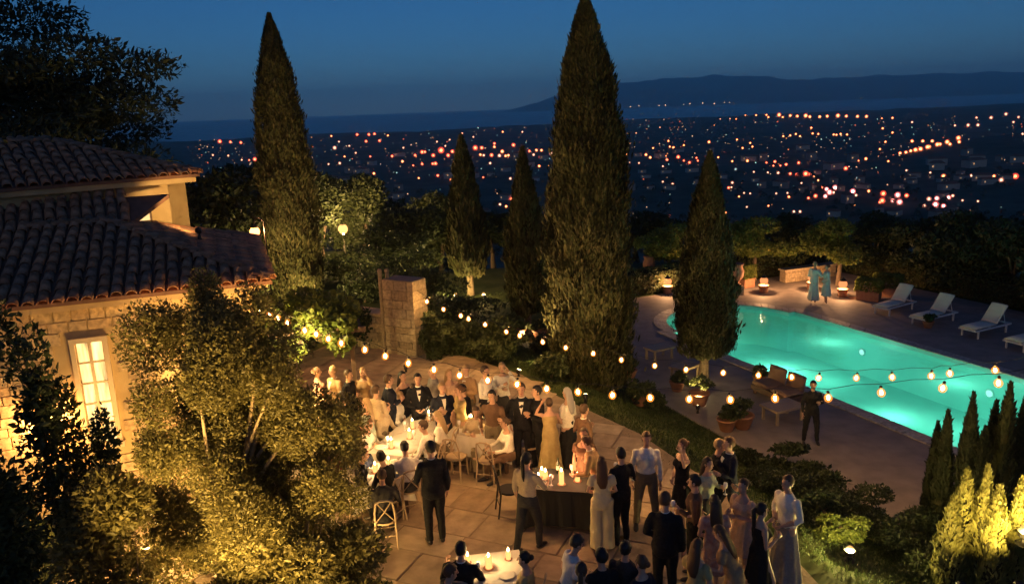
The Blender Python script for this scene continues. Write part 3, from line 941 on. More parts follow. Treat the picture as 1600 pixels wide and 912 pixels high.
# --- the cypresses
cypress((2.21, 21.74, -.75), 10.85, 1.2, (-.02, .3), 90000, 'tallest cypress, rising through the centre of the garden', trunk=.2, tuft=340, spray=.115)
b0 = atdist(462, 430, 31.0); t0 = atdist(420, 22, 31.0)
cypress((b0.x, 31.0, b0.z - 1.0), t0.z - b0.z + 1.0, 1.1, (t0.x - b0.x, 0), 62000, 'tall cypress standing behind the villa at left', trunk=.2, tuft=280, spray=.125)
cypress((5.97, 23.87, ZT), 7.05, .94, (.05, 0), 34000, 'round-footed cypress in front of the rounded end of the pool', trunk=.75, tuft=190, spray=.11,
        prof=[(0, .55), (.04, .92), (.14, 1.0), (.3, .98), (.45, .86), (.6, .7), (.75, .5), (.88, .3), (1, .03)])
cypress((-1.95, 36.6, -1.2), 7.2, .95, (-.1, 0), 10000, 'smaller cypress with a lamp glowing at its foot, left of centre', trunk=.9, tuft=110, spray=.24,
        prof=[(0, .7), (.1, 1.0), (.3, .95), (.55, .72), (.75, .5), (.9, .25), (1, .03)])
cypress((.57, 29.54, -1.1), 6.85, .85, (0, 0), 10000, 'slender cypress just left of the tallest one', trunk=.7, tuft=110, spray=.2,
        prof=[(0, .75), (.1, 1.0), (.35, .95), (.6, .7), (.8, .4), (1, .03)])

# --- dark spires and gold thuja at the right edge of the bank
SP = [(0, .8), (.2, 1), (.5, .9), (.75, .6), (.92, .25), (1, .03)]
jun_leaf = leaf_mat('juniper_spray', [(.012, .015, .009), (.022, .025, .013), (.032, .033, .018)], .1, .8, .1)
for i, (px, top, y, r_) in enumerate(((1482, 642, 13.6, .2), (1522, 615, 13.3, .22), (1557, 628, 13.7, .19), (1580, 598, 13.2, .24), (1606, 612, 13.5, .22), (1466, 660, 13.9, .16), (1540, 668, 13.1, .24))):
    p = atdist(px, top, y); zb = float(terrain(p.x, y)); names = ['second', 'third', 'fourth', 'tallest', 'rightmost', 'leftmost and smallest', 'stoutest']
    cypress((p.x, y, zb), p.z - zb, r_ * 1.08, (0, 0), 4200, names[i] + ' of the dark juniper spires rising at the right edge before the pool', 'dark juniper spires at the right edge', trunk=.05, tuft=60, spray=.1, leaf=jun_leaf, prof=SP, name='juniper')
for i, (px, top, y, r_) in enumerate(((1512, 735, 11.5, .2), (1545, 728, 11.3, .17), (1562, 760, 11.1, .2), (1598, 745, 11.4, .16), (1492, 775, 11.3, .2))):
    p = atdist(px, top, y); zb = float(terrain(p.x, y)); names = ['broad', 'tall pointed', 'short inner', 'edge', 'low outer']
    cypress((p.x, y, zb), p.z - zb, r_ * 1.15, (0, 0), 3600, names[i] + ' golden thuja lit by the spotlight at the lower right', 'floodlit golden thujas', trunk=.05, tuft=40, spray=.1, leaf=gold_leaf, prof=SP, name='golden_thuja')

# --- the lit tree in front of the villa
tree('olive_tree', (-4.35, 10.15, 0), (.42, .2, 3.3), (1.42, 1.3, 2.4), olive_leaf, 120000, .046, 'large leafy tree lit from below in front of the villa', clumps=44, seed=5, trunk_r=.11, barkm=bark_pale, rs=(.17, .33), shell=.2, aspect=.5, nlimb=20, low=-.95)
tree('olive_tree', (-3.3, 10.6, 0), (.1, -.1, 2.0), (1.3, 1.0, 1.8), olive_leaf, 60000, .044, 'lower spreading tree with pale bare branches beside the lit tree', clumps=30, seed=8, trunk_r=.07, barkm=bark_pale, rs=(.18, .34), shell=.2, nlimb=18, low=-.95)
# shrubs at the foot of the frame
def shrub(base, r, leaf, n, size, label, seed, group=None, name='shrub', aspect=.5, clumps=9, stem=.03):
    return tree(name, base, (0, 0, r[2] * .85), r, leaf, n, size, label, 'shrub', group, clumps=clumps, seed=seed, trunk_r=stem, rs=(.35, .55), shell=.4, aspect=aspect, nlimb=5, low=-.95)
shrub((-1.95, 9.55, 0), (.85, .7, .55), dark_leaf, 9000, .075, 'dark rounded shrub at the bottom edge beside the seated guests', 21)
shrub((-2.55, 9.75, 0), (.8, .6, 1.0), olive_leaf, 9000, .075, 'amber lit shrub at the bottom left of the patio', 22)
shrub((-3.9, 9.6, 0), (1.0, .55, 1.1), olive_leaf, 11000, .075, 'leafy shrub under the lit tree with lamps inside it', 23)
shrub((-5.5, 10.0, 0), (.95, .7, 1.35), olive_leaf, 11000, .085, 'dark shrub against the villa wall below its window', 24)
shrub((-4.9, 11.5, 0), (.9, .5, 1.0), olive_leaf, 9000, .06, 'leafy shrub at the villa wall behind the lit tree', 27)
shrub((-5.9, 11.3, 0), (.8, .5, 1.1), olive_leaf, 8000, .06, 'leafy shrub under the villa window', 28)
shrub((-3.6, 12.2, 0), (.9, .6, .8), olive_leaf, 8000, .06, 'leafy shrub at the edge of the patio behind the lit tree', 29)
shrub((-3.55, 9.9, .5), (.75, .45, 1.25), olive_leaf, 12000, .046, 'lit leafy shrub filling the gap between the two lit trees', 30)
shrub((-6.35, 10.9, 1.2), (.4, .3, 1.5), dark_leaf, 1800, .09, 'thin dark sprays of leaves crossing the villa window', 32)
shrub((-5.15, 7.2, 0.5), (.55, .6, 2.0), dark_leaf, 12000, .08, 'tall dark climber filling the lower left corner', 25)
shrub((-6.75, 10.6, 1.0), (.5, .4, 2.2), dark_leaf, 3500, .1, 'dark leafy branches hanging before the villa window', 26)

# --- big umbrella pine behind the tower
pb = Vector((-23.6, 31.0, -1.0))
tree('umbrella_pine', pb, (2.6, 0, 8.3), (9.6, 5.5, 5.2), pine_leaf, 90000, .24, 'huge dark umbrella pine behind the villa tower', clumps=80, seed=31, trunk_r=.45, rs=(.17, .27), shell=.35, flat=.62, nlimb=16, low=-.75, aspect=.35)

# --- garden trees and bushes between the villa and the town
gt = tree('garden_tree', (0, 0, 0), (0, 0, 2.0), (2.2, 2.0, 2.2), dark_leaf, 9000, .22, 'x', 'tree', 'x', clumps=13, seed=41, trunk_r=.16)
gt2 = tree('garden_tree', (0, 0, 0), (.2, 0, 2.3), (1.9, 1.8, 2.5), mid_leaf, 8000, .22, 'x', 'tree', 'x', clumps=12, seed=43, trunk_r=.15)
gt4 = tree('garden_tree', (0, 0, 0), (0, -.2, 2.75), (2.6, 2.2, 1.5), vine_leaf, 9000, .2, 'x', 'tree', 'x', clumps=16, seed=47, trunk_r=.16, low=-.95)
gt3 = tree('garden_tree', (0, 0, 0), (0, 0, 2.3), (2.7, 2.2, 1.7), dark_leaf, 9000, .22, 'x', 'tree', 'x', clumps=15, seed=45, trunk_r=.18)
def at_land(px, y):
    d = ray(px, 400); x = d.x * y / d.y
    return Vector((x, y, float(terrain(x, y))))
GT = [  # px, distance, scale, kind, label
 (345, 33, 1.25, 0, 'dark garden tree between the tower and the tall left cypress'),
 (385, 27.5, .62, 1, 'lit green tree by the red lantern behind the villa roof'),
 (325, 25.5, .66, 1, 'yellow-green lit tree beside the tower wall'),
 (430, 39, 1.3, 2, 'dark tree behind the tall left cypress'),
 (505, 41, .92, 1, 'pale lit tree just left of the lamp post'),
 (572, 43, .95, 1, 'pale lit tree just right of the lamp post'),
 (610, 50, 1.35, 0, 'tall dark tree rising behind the lamp post trees'),
 (640, 37, .9, 2, 'broad lit garden tree behind the stone pillar'),
 (690, 42, .95, 1, 'lit garden tree beside the smaller cypress'),
 (770, 43, .8, 2, 'dark low tree between the two small cypresses'),
 (845, 40, .8, 0, 'dark tree behind the slender cypress'),
 (1020, 44, .75, 2, 'dark tree between the tallest cypress and the pool cypress'),
 (1046, 37.6, .66, 3, 'dark tree over the lantern left of the pool cypress'),
 (1180, 37.2, .72, 3, 'spreading tree whose underside glows above the pool lantern'),
 (1235, 39, .7, 0, 'dark tree over the low wall behind the robed couple'),
 (1312, 35.7, .72, 3, 'spreading tree whose underside glows right of the robed couple'),
 (1370, 38, .72, 0, 'dark tree behind the two planters'),
 (1440, 36, .78, 2, 'dark tree behind the first sun lounger'),
 (1510, 34, .85, 0, 'dark tree behind the second sun lounger'),
 (1585, 32, .9, 2, 'dark tree behind the third sun lounger'),
 (1650, 30, .9, 0, 'dark tree at the right edge behind the loungers'),
]
for px, y, sc, kd, lab in GT:
    p = at_land(px, y)
    copies((gt, gt2, gt3, gt4)[kd], [(p, sc, px * .37)], lab, 'garden trees beyond patio and pool')
for g_ in (gt, gt2, gt3, gt4):
    for ch in list(g_.children): bpy.data.objects.remove(ch)
    bpy.data.objects.remove(g_)

# --- the wooded slope below the garden: trees one can still tell apart, then one mass
st = tree('slope_tree', (0, 0, 0), (0, 0, 2.6), (3.4, 3.2, 3.4), pine_leaf, 2200, .62, 'x', 'tree', 'x', clumps=11, seed=51, trunk_r=.2)
st2 = cypress((0, 0, 0), 9.0, 1.1, (0, 0), 2000, 'x', 'x', spray=.6, tuft=60, name='slope_cypress')
g_ = random.Random(4)
for i in range(64):
    px = g_.uniform(290, 1680); y = g_.uniform(52, 115)
    p = at_land(px, y)
    if abs(px - 890) < 40 and y < 70: continue
    s = g_.uniform(.6, 1.0) * (1 if y > 75 else .72)
    src = st if i % 7 else st2
    if not i % 7: s *= .75
    copies(src, [(p, s, g_.uniform(0, 6))], 'dark tree on the wooded slope below the garden' if i % 7 else 'dark pointed cypress on the wooded slope below the garden', 'trees on the wooded slope' if i % 7 else 'small far cypresses on the slope')
for q in (st, st2):
    for ch in list(q.children): bpy.data.objects.remove(ch)
    bpy.data.objects.remove(q)
def far_wood():
    g = np.random.default_rng(9)
    C = []
    while len(C) < 2600:
        a = g.uniform(-.72, .72); r = math.exp(g.uniform(math.log(115), math.log(1500)))
        x, y = r * math.sin(a), r * math.cos(a)
        if g.random() < .25 + .75 * (math.sin(x / 90 + y / 60) * math.sin(y / 130 - x / 200) > -.2):
            C.append((x, y, r))
    C = np.array(C); n = len(C); per = 34
    k = np.repeat(np.arange(n), per)
    h = np.interp(C[:, 2], [115, 1500], [2.6, 4.6]) * g.uniform(.6, 1.3, n)
    d = unit(g.normal(size=(n * per, 3))); d[:, 2] = np.abs(d[:, 2])
    z = terrain(C[:, 0], C[:, 1])
    c = np.stack([C[k, 0], C[k, 1], z[k] + h[k] * .4], 1) + d * h[k][:, None] * np.array([1, 1, 1.25])
    L = h[k] * g.uniform(.5, 1.0, n * per)
    v, f = leaf_quads(c, np.cross(d, g.normal(size=d.shape)), L, L * .7, d)
    tag(link('far_wood', mesh_np('far_wood', v, f, pine_leaf)), 'dark woods spreading over the valley floor', kind='stuff')
far_wood()

# ------------------------------------------------------------------ garden walls, posts, lanterns
stone_m = island_mat('rubble_stone', [(.30, .22, .13), (.4, .3, .18), (.34, .26, .17), (.45, .34, .2)], .85, bump=.7, bscale=14)
mortar_m = mat('mortar', (.26, .2, .13), .95, noise=(.34, .26, .17), scale=6)
terra_m = mat('terracotta_pot', (.30, .13, .07), .75, noise=(.38, .18, .10), scale=9)
white_m = mat('white_linen', (.58, .52, .43), .8, noise=(.64, .58, .48), scale=4)
black_m = mat('black_linen', (.02, .018, .017), .85)
chair_m = mat('limed_wood', (.34, .25, .15), .6, noise=(.42, .31, .2), scale=14)
chair_dk = mat('dark_metal_chair', (.035, .03, .028), .45, .5)
cush_m = mat('cream_cushion', (.62, .54, .42), .9, noise=(.68, .6, .48), scale=6)
frame_w = mat('white_frame', (.6, .58, .54), .5)
glass_m = mat('clear_glass', (.8, .78, .75), .08, spec=.6)
flame_m = glow('flame', (1, .55, .18), 30, sample='NONE')
wax_m = glow('lit_wax', (1, .42, .12), .5, sample='NONE')

def stone_wall(name, p, q, h, th, label, cat='wall', z=0.0, course=(.2, .26, .3), cap=True):
    p = Vector((p[0], p[1], 0)); q = Vector((q[0], q[1], 0)); d = (q - p); L = d.length; d.normalize()
    ang = math.atan2(d.y, d.x); root = empty(name, (p.x, p.y, z), ang, label, cat)
    b = MB(); b.box((L / 2, 0, h / 2 - .15), (L - .06, th - .06, h + .3)); b.build('core', mortar_m, root)
    zz = 0.0; k = 0
    while zz < h - .06:
        c = min(rng.choice(course), h - zz); u = 0.0
        while u < L - .02:
            w = min(rng.uniform(.28, .6), L - u)
            if L - u - w < .12: w = L - u
            s = MB(); s.box((u + w / 2, -.0, zz + c / 2), (w - .02, th + rng.uniform(-.02, .03), c - .02), taper=.985); s.build('stone', stone_m, root); k += 1
            u += w
        zz += c
    if cap:
        c = MB(); c.box((L / 2, 0, h + .04), (L + .1, th + .12, .08)); c.build('capping', stone_m, root)
    return root
stone_wall('stone_pier', (-3.75, 23.76), (-2.75, 23.2), 2.35, .7, 'tall square stone pier carrying the end of the upper string of lights', cap=False)
stone_wall('stone_wall', (-7.3, 25.9), (-3.95, 24.05), 1.1, .5, 'rubble garden wall running left from the tall pier')
# twin pilasters at the pier's left edge
r_ = empty('timber_post', (-3.98, 23.6, 0), 0, 'pair of pale timber posts against the left side of the stone pier', 'post')
for dx in (0, .22):
    b = MB(); b.tube([(dx, 0, 0), (dx, 0, 2.55)], .06, 8); b.ball((dx, 0, 2.58), .075, 8, 6); b.build('post', bark_pale, r_)

for i, (x, y, r3, leaf_, lab) in enumerate((((-1.7), 23.4, (.9, .7, .75), mid_leaf, 'leafy bush right of the stone pier'), (-.6, 22.9, (.9, .7, .6), mid_leaf, 'low bush at the back edge of the patio'), (-5.0, 24.2, (.9, .6, .9), dark_leaf, 'dark bush left of the stone pier'), (-6.2, 23.4, (1.0, .8, 1.1), dark_leaf, 'dark bush behind the vine arbour'),
        (-7.3, 21.8, (1.0, .9, 1.5), dark_leaf, 'dark bush between arbour and tower'), (-3.2, 24.4, (.8, .6, 1.5), mid_leaf, 'climber spilling over the top of the stone pier'), (1.0, 20.9, (.5, .45, .4), mid_leaf, 'low bush at the left foot of the tallest cypress'), (3.6, 21.2, (.6, .5, .4), mid_leaf, 'low bush at the right foot of the tallest cypress'),
        (Gt(1330, 862).x, Gt(1330, 862).y + .45, (.5, .3, .3), vine_leaf, 'low bush behind the ground spotlight at lower right'), (6.9, 11.6, (.9, .7, .45), mid_leaf, 'spreading bush at the lower right corner'), (7.6, 13.4, (.7, .6, .5), dark_leaf, 'dark bush below the juniper spires'), (-5.8, 30.5, (1.6, 1.1, 1.1), dark_leaf, 'dark bush right of the tall left cypress'), (-6.6, 34.0, (1.9, 1.2, .7), mid_leaf, 'broad bush below the lamp post'), (-4.2, 31.5, (1.7, 1.1, 1.0), dark_leaf, 'dark bush behind the climber on the pier'), (-3.0, 28.5, (1.6, 1.0, .9), mid_leaf, 'bush between pier and slender cypress'), (-8.6, 35.5, (1.8, 1.2, 1.2), mid_leaf, 'lit bush at the left of the lamp post'), (-4.6, 36.5, (1.8, 1.1, 1.3), mid_leaf, 'lit bush left of the smaller cypress'), (-2.35, 22.75, (.55, .4, .8), mid_leaf, 'climbing plant against the right side of the stone pier'), (-.9, 22.2, (.7, .5, .55), mid_leaf, 'small bush behind the back row of guests'),
        (6.05, 17.3, (1.0, .6, .38), dark_leaf, 'dark planting on the bank below the coffee table'), (6.35, 15.9, (1.0, .6, .42), dark_leaf, 'dark planting on the bank left of the sofa'), (6.75, 14.6, (1.0, .7, .45), dark_leaf, 'dark planting on the middle of the bank'), (7.1, 13.2, (.9, .7, .5), dark_leaf, 'dark planting on the bank left of the junipers'), (5.3, 15.0, (.9, .6, .35), dark_leaf, 'dark planting on the bank behind the standing couple'), (5.7, 13.6, (.9, .6, .38), dark_leaf, 'dark planting on the bank behind the guest in the grey skirt'),
        (-1.6, 26.5, (1.6, .9, .7), dark_leaf, 'long dark hedge bush between the patio and the slender cypress'), (1.4, 25.2, (1.0, .7, .6), dark_leaf, 'dark hedge bush behind the tallest cypress'))):
    shrub((x, y, float(terrain(x, y))), r3, leaf_, 2600 if y > 15 else 6000, .12 if y > 15 else .07, lab, 90 + i)
def lamp_post(base, top, label):
    h = top.z - base.z
    root = empty('lamp_post', base, 0, label, 'lamp post')
    b = MB(); b.lathe((0, 0, 0), [(.14, 0), (.14, .12), (.07, .2), (.05, .5), (.045, h - .3), (.07, h - .26), (.03, h - .22)], 10); b.build('post', mat('pale_post', (.4, .34, .26), .6), root)
    b = MB(); b.ball((0, 0, h), .24, 12, 9); b.build('globe', glow('lamp_globe', (1, .42, .12), 1.0, .6, 'NONE'), root, smooth=True)
    b = MB(); b.lathe((0, 0, h + .17), [(.12, 0), (.1, .04), (.02, .09)], 10); b.build('cap', iron_m, root)
    lamp('post_light', (0, 0, h), 650, (1, .60, .25), .13, root)
    return root
lp = atdist(540, 408, 38.5); lp.z = float(terrain(lp.x, 38.5))
lamp_post(lp, Vector((lp.x, 38.5, atdist(533, 358, 38.5).z)), 'tall globe lamp post shining behind the left cypress')

def hook_lantern(p, label, watts, col):
    root = empty('hanging_lantern', (p.x, p.y, float(terrain(p.x, p.y))), 0, label, 'lantern')
    h = p.z - root.location.z
    b = MB(); b.tube([(.3, 0, 0), (.3, 0, h + .3), (.2, 0, h + .42), (.05, 0, h + .4), (0, 0, h + .22)], .025, 7); b.build('hook', iron_m, root)
    b = MB(); b.ball((0, 0, h), .15, 12, 9); b.build('globe', glow('red_globe', (1, .25, .06), 4, .5, 'NONE'), root, smooth=True)
    b = MB(); b.lathe((0, 0, h + .12), [(.09, 0), (.07, .05), (.02, .1)], 8); b.build('cap', iron_m, root)
    lamp('globe_light', (0, 0, h), watts, col, .08, root)
    return root
hook_lantern(atdist(398, 362, 23.5), 'red glowing globe lantern just above the villa roof hip', 130, (1, .42, .15))

def floor_lantern(p, label, h=.75, watts=70, col=(1, .5, .2), pot=True):
    root = empty('floor_lantern', p, rng.uniform(0, 1), label, 'lantern', 'lit lanterns round the pool end')
    b = MB(); b.lathe((0, 0, 0), [(.16, 0), (.2, .04), (.17, .1), (.24, h * .42), (.26, h * .45), (.2, h * .46)], 12); b.build('pedestal', terra_m, root, smooth=True)
    b = MB(); b.lathe((0, 0, h * .5), [(.1, 0), (.17, .1), (.18, h * .3), (.12, h * .42)], 10); b.build('glass', glow('lantern_rose', (1, .30, .10), .5, .6, 'NONE'), root, smooth=True)
    b = MB(); b.lathe((0, 0, h * .93), [(.15, 0), (.13, .03), (.04, .12), (.02, .16)], 10); b.build('cap', iron_m, root)
    lamp('lantern_light', (0, 0, h * .72), watts, col, .06, root)
    return root
for (px, py), lab in (((1043, 458), 'lit lantern on a pedestal left of the pool cypress'), ((1193, 457), 'lit lantern behind the rounded pool end'), ((1316, 463), 'lit lantern just right of the robed couple'), ((1268, 452), 'lit lantern behind the robed couple')):
    floor_lantern(G(px, py, ZT + .002), lab)

def uplight(p, label, watts, col=GOLD, group='ground spotlights', size=1.0, aim=None):
    root = empty('ground_spotlight', p, rng.uniform(0, 3), label, 'spotlight', group)
    b = MB(); b.lathe((0, 0, 0), [(.10 * size, 0), (.11 * size, .02), (.05 * size, .05), (.04 * size, .1)], 10); b.build('base', iron_m, root)
    b = MB(); b.lathe((0, 0, .1 * size), [(.05 * size, 0), (.09 * size, .03), (.09 * size, .1)], 10); b.build('housing', iron_m, root)
    b = MB(); b.ball((0, 0, .21 * size), .065 * size, 10, 6); b.build('bulb', glow('spot_bulb', (1, .5, .15), .6, .75, 'NONE'), root)
    lamp('spot_light', (0, 0, .21 * size), watts, col, .04, root)
    return root
up_list = [
 (Gt(1327, 876), 'ground spotlight glowing at the foot of the bank, lower right', 130, (1, .78, .25), 1.0),
 (Gt(1238, 905), 'ground light shining up the long pale skirt of the guest at right', 45, (1, .6, .2), .9),
 (atdist(1600, 850, 10.9), 'spotlight at the right edge lighting the golden thujas', 60, (1, .74, .2), 1.2),
 (Vector((-2.6, 35.6, -1.3)), 'left of two spotlights at the foot of the smaller cypress', 90, (1, .72, .22), 1.2),
 (Vector((-1.3, 35.5, -1.3)), 'right of two spotlights at the foot of the smaller cypress', 60, (1, .6, .2), 1.2),
 (Vector((.35, 28.6, -1.2)), 'spotlight in the pots under the slender cypress', 35, (1, .6, .25), 1.0),
 (Vector((.6, 22.2, -.35)), 'spotlight hidden low on the left of the tallest cypress', 55, (1, .72, .2), 1.0),
 (Vector((3.35, 20.9, -.9)), 'spotlight low on the right of the tallest cypress', 14, (1, .6, .25), .9),
 (Vector((5.75, 22.95, ZT)), 'spotlight under the round-footed cypress by the pool', 26, (1, .72, .25), .9),
 (Vector((-7.6, 29.0, -.1)), 'spotlight at the foot of the tall left cypress', 170, (1, .66, .22), 1.2),
 (Vector((-8.8, 24.6, -.1)), 'spotlight between tower and lit garden tree', 130, (1, .72, .2), 1.2),
 (Vector((-9.2, 28.3, -.2)), 'spotlight left of the tall left cypress', 120, (1, .66, .22), 1.2),
 (Vector((-4.6, 35.0, -.5)), 'spotlight among the trees behind the stone pier', 90, (1, .66, .25), 1.2),
 (Vector((-3.0, 24.6, -.1)), 'spotlight behind the stone pier', 30, (1, .66, .25), 1.0),
]
for p, lab, w, c, sz in up_list: uplight(p, lab, w, c, size=sz)
def tree_spot(p, target, label, watts, col=(1, .62, .22), cone=60):
    p = Vector(p); root = empty('tree_spotlight', p, 0, label, 'spotlight', 'spotlights aimed at the trees')
    d = (Vector(target) - p).normalized()
    b = MB(); b.tube([(0, 0, -.05), (0, 0, .1)], [.05, .02], 8); b.build('spike', iron_m, root)
    c0 = Vector((0, 0, .14)); b = MB(); b.loft([(c0 - d * .07, .04, .04), (c0 + d * .05, .075, .075)], 10); h_ = b.build('housing', iron_m, root)
    b = MB(); b.loft([(c0 + d * .052, .06, .06), (c0 + d * .06, .05, .05)], 10); b.build('lens', glow('spot_lens', (1, .7, .3), 5, sample='NONE'), h_)
    lamp('spot_light', c0 + d * .1, watts, col, .05, root, 'SPOT', cone, d)
for args in (((.1, 20.9, .02), (2.0, 21.7, 4.5), 'spotlight aimed up the left side of the tallest cypress', 200),
             ((1.75, 18.9, -.02), (2.3, 21.7, 5.0), 'added spotlight aimed up the front of the tallest cypress', 80),  # added to brighten the front of the foliage
             ((-8.2, 26.2, -.05), (-8.7, 31, 6), 'spotlight aimed up the front of the tall left cypress', 420),
             ((-10.6, 27.6, -.05), (-9.2, 31, 5), 'spotlight aimed up the left side of the tall left cypress', 250),
             ((5.1, 21.0, -1.28), (5.95, 23.9, 2.6), 'added spotlight aimed up the round-footed cypress', 120),  # extra lamp added in front to even out the light
             ((-.2, 27.0, -.9), (.5, 29.5, 2.5), 'added spotlight aimed up the slender cypress', 140),  # added in front, besides the lamp in the pots
             ((-3.2, 33.6, -.9), (-2, 36.6, 3), 'added spotlight aimed up the smaller cypress', 260),  # added in front, besides the two lamps at its foot
             ((-6.5, 33.5, -.4), (-6, 40, 3), 'spotlight aimed at the trees around the lamp post', 420),
             ((-4.9, 6.9, .02), (-4.2, 10.2, 3.6), 'added unseen left spotlight aimed up the lit tree before the villa', 800, (1, .6, .17)),  # this and the next two: added below the view to brighten the leaves
             ((-3.2, 6.9, .02), (-3.4, 10.2, 3.6), 'added unseen middle spotlight aimed up the lit tree before the villa', 700, (1, .6, .17)),
             ((-2.2, 7.4, .02), (-2.8, 10.5, 2.4), 'added unseen right spotlight aimed up the spreading tree', 200, (1, .6, .17)),
             ((-5.9, 13.0, .02), (-5.6, 15, 3.5), 'spotlight aimed up the villa front below its eaves', 330),
             ((-6.75, 17.2, 4.75), (-8.0, 19.0, 5.3), 'small spotlight on the roof hip aimed at the tower', 60),
             ((-4.6, 16.4, .02), (-4.9, 18.6, 2.6), 'added spotlight aimed up at the vine arbour', 380, (1, .7, .22)),  # added to brighten the lower front of the vine
             (atdist(1590, 930, 9.9), atdist(1560, 790, 11.4), 'added unseen front spotlight aimed up the golden thujas', 130, (1, .68, .18)),  # this and the next: added below the view, besides the edge lamp
             (atdist(1500, 930, 10.0), atdist(1520, 800, 11.4), 'added unseen left spotlight aimed up the golden thujas', 90, (1, .68, .18)),
             ((-3.1, 21.6, .02), (-3.2, 23.5, 1.6), 'spotlight aimed at the stone pier', 6)):
    tree_spot(*args)
# lamps in the planting before the villa
p = v_place(v_uv(72, 655)[0], 1.9, .06) + HOUSE.location
wall_lantern(p, -he, 'bright wall lantern on the villa front left of its window', 130)
for (x, y, z, w, lab) in ((-5.35, 12.3, .05, 200, 'ground spotlight washing the villa front below the window'), (-4.7, 10.9, .05, 60, 'ground spotlight at the trunk of the lit tree'),
                      (-3.55, 9.75, .05, 48, 'ground spotlight under the lit tree near the bottom edge'), (-4.75, 9.35, .05, 40, 'ground spotlight in the shrubs at the lower left'),
                      (-2.55, 11.7, .05, 30, 'ground spotlight behind the spreading tree beside the patio'), (-6.35, 12.2, .05, 170, 'ground spotlight hard against the villa wall')):
    uplight(Vector((x, y, z)), lab, w, (1, .60, .18), 'spotlights in the villa planting')

# ------------------------------------------------------------------ vine arbour beside the villa
def arbour():
    root = empty('vine_arbour', (-5.25, 18.5, 0), R(12), 'vine covered arbour glowing green beside the villa corner', 'arbour')
    for x in (-1.4, 1.3):
        for y in (-.9, 1.1):
            b = MB(); b.box((x, y, 1.15), (.1, .1, 2.3)); b.build('post', wood_m, root)
    for y in (-.9, 1.1):
        b = MB(); b.box((0, y, 2.35), (3.3, .09, .12)); b.build('beam', wood_m, root)
    for i in range(7):
        b = MB(); b.box((-1.5 + i * .5, .1, 2.45), (.06, 2.6, .08)); b.build('rafter', wood_m, root)
    cl = []
    g = random.Random(3)
    for i in range(26):
        cl.append((g.uniform(-1.6, 1.55), g.uniform(-1.15, 1.3), 2.55 + g.uniform(-.08, .3), g.uniform(.25, .5), g.uniform(.25, .5), g.uniform(.14, .3)))
    for i in range(8): cl.append((g.uniform(-1.6, 1.5), -1.15, 2.25 + g.uniform(-.25, .1), .25, .18, .25))
    v, f = crown_leaves(cl, 9000, .13, 5, .4, aspect=.75)
    link('foliage', mesh_np('foliage', v, f, vine_leaf), root)
    b = MB(); b.tube([(.2, -1.2, 2.6), (.2, -1.7, 2.72), (.2, -1.75, 2.5)], .012, 6); b.build('lamp_bracket', iron_m, root)
    b = MB(); b.ball((.2, -1.75, 2.38), .07, 10, 7); b.build('lamp_bulb', glow('arbour_bulb', (1, .55, .18), .6, .75, 'NONE'), root)
    lamp('arbour_light', (.2, -1.75, 2.38), 90, (1, .75, .3), .05, root)
arbour()

# ------------------------------------------------------------------ strings of lights
bulb_core = glow('bulb_core', (1, .58, .24), 40, sample='NONE')
bulb_glow = glow('bulb_glass_halo', (1, .26, .03), .75, .66, 'NONE')  # the orange halo of each bulb put into the shell as emission
def bulb_meshes():
    b = MB(); b.lathe((0, 0, -.045), [(.014, 0), (.028, .02), (.032, .05), (.02, .085)], 8)
    core = b.mesh('core', bulb_core, True)
    b = MB(); b.lathe((0, 0, -.09), [(.02, 0), (.06, .025), (.082, .08), (.07, .13), (.03, .175)], 12)
    shell = b.mesh('bulb', bulb_glow, True)
    b = MB(); b.lathe((0, 0, .08), [(.03, 0), (.032, .05), (.012, .07)], 8)
    sock = b.mesh('socket', iron_m, True)
    return core, shell, sock
CORE, SHELL, SOCK = bulb_meshes()
BL = bpy.data.lights.new('bulb_light', 'POINT'); BL.energy = 21; BL.color = (1, .52, .14); BL.shadow_soft_size = .035
def string_lights(pix, a, b, label, extra=()):
    pts = [onplane(x, y, a, b) for x, y in pix]
    root = empty('string_lights', (pts[0].x, pts[0].y, 0), 0, label, 'string lights', 'strings of bulbs over the patio')
    T = root.location
    up_ = Vector((0, 0, .15))
    cab = MB(); path = []
    for i in range(len(pts)):
        path.append(pts[i] + up_ - T)
        if i + 1 < len(pts): path.append((pts[i] + pts[i + 1]) / 2 + up_ + Vector((0, 0, .035)) - T)
    for e in extra: path.append(Vector(e) - T)
    cab.tube(path, .0055, 5); cab.build('cable', iron_m, root)
    for p in pts:
        o = link('bulb', SHELL, root); o.scale = (.84, .84, .84); o.location = p - T; o.rotation_euler = (rng.uniform(-.15, .15), rng.uniform(-.15, .15), 0)
        c = link('filament', CORE, o); s = link('socket', SOCK, o)
        l = bpy.data.objects.new('bulb_light', BL); COL.objects.link(l); l.parent = o
A_PIX = [(407, 487), (421, 492), (434, 497), (449, 504), (476, 516), (494, 522), (513, 529), (533, 536), (570, 546), (602, 556), (638, 567), (678, 577), (718, 586), (762, 594), (808, 600), (854, 607), (903, 612), (957, 617), (1016, 621), (1077, 623), (1141, 624), (1211, 622), (1294, 621), (1377, 613), (1473, 606), (1560, 598), (1660, 586)]
B_PIX = [(637, 456), (667, 471), (693, 483), (720, 493), (732, 498), (758, 507), (791, 518), (812, 524), (848, 534), (884, 543), (927, 552), (971, 562), (1023, 571), (1072, 577), (1130, 582), (1185, 586), (1237, 589), (1279, 590), (1338, 590), (1394, 589), (1455, 587), (1484, 583), (1555, 578), (1640, 570)]
string_lights(A_PIX, (-4.9, 15.0), (7.6, 11.9), 'lower string of warm bulbs running from the villa corner across the patio')
string_lights(B_PIX, (-3.1, 23.2), (9.0, 14.0), 'upper string of warm bulbs running from the stone pier towards the pool')

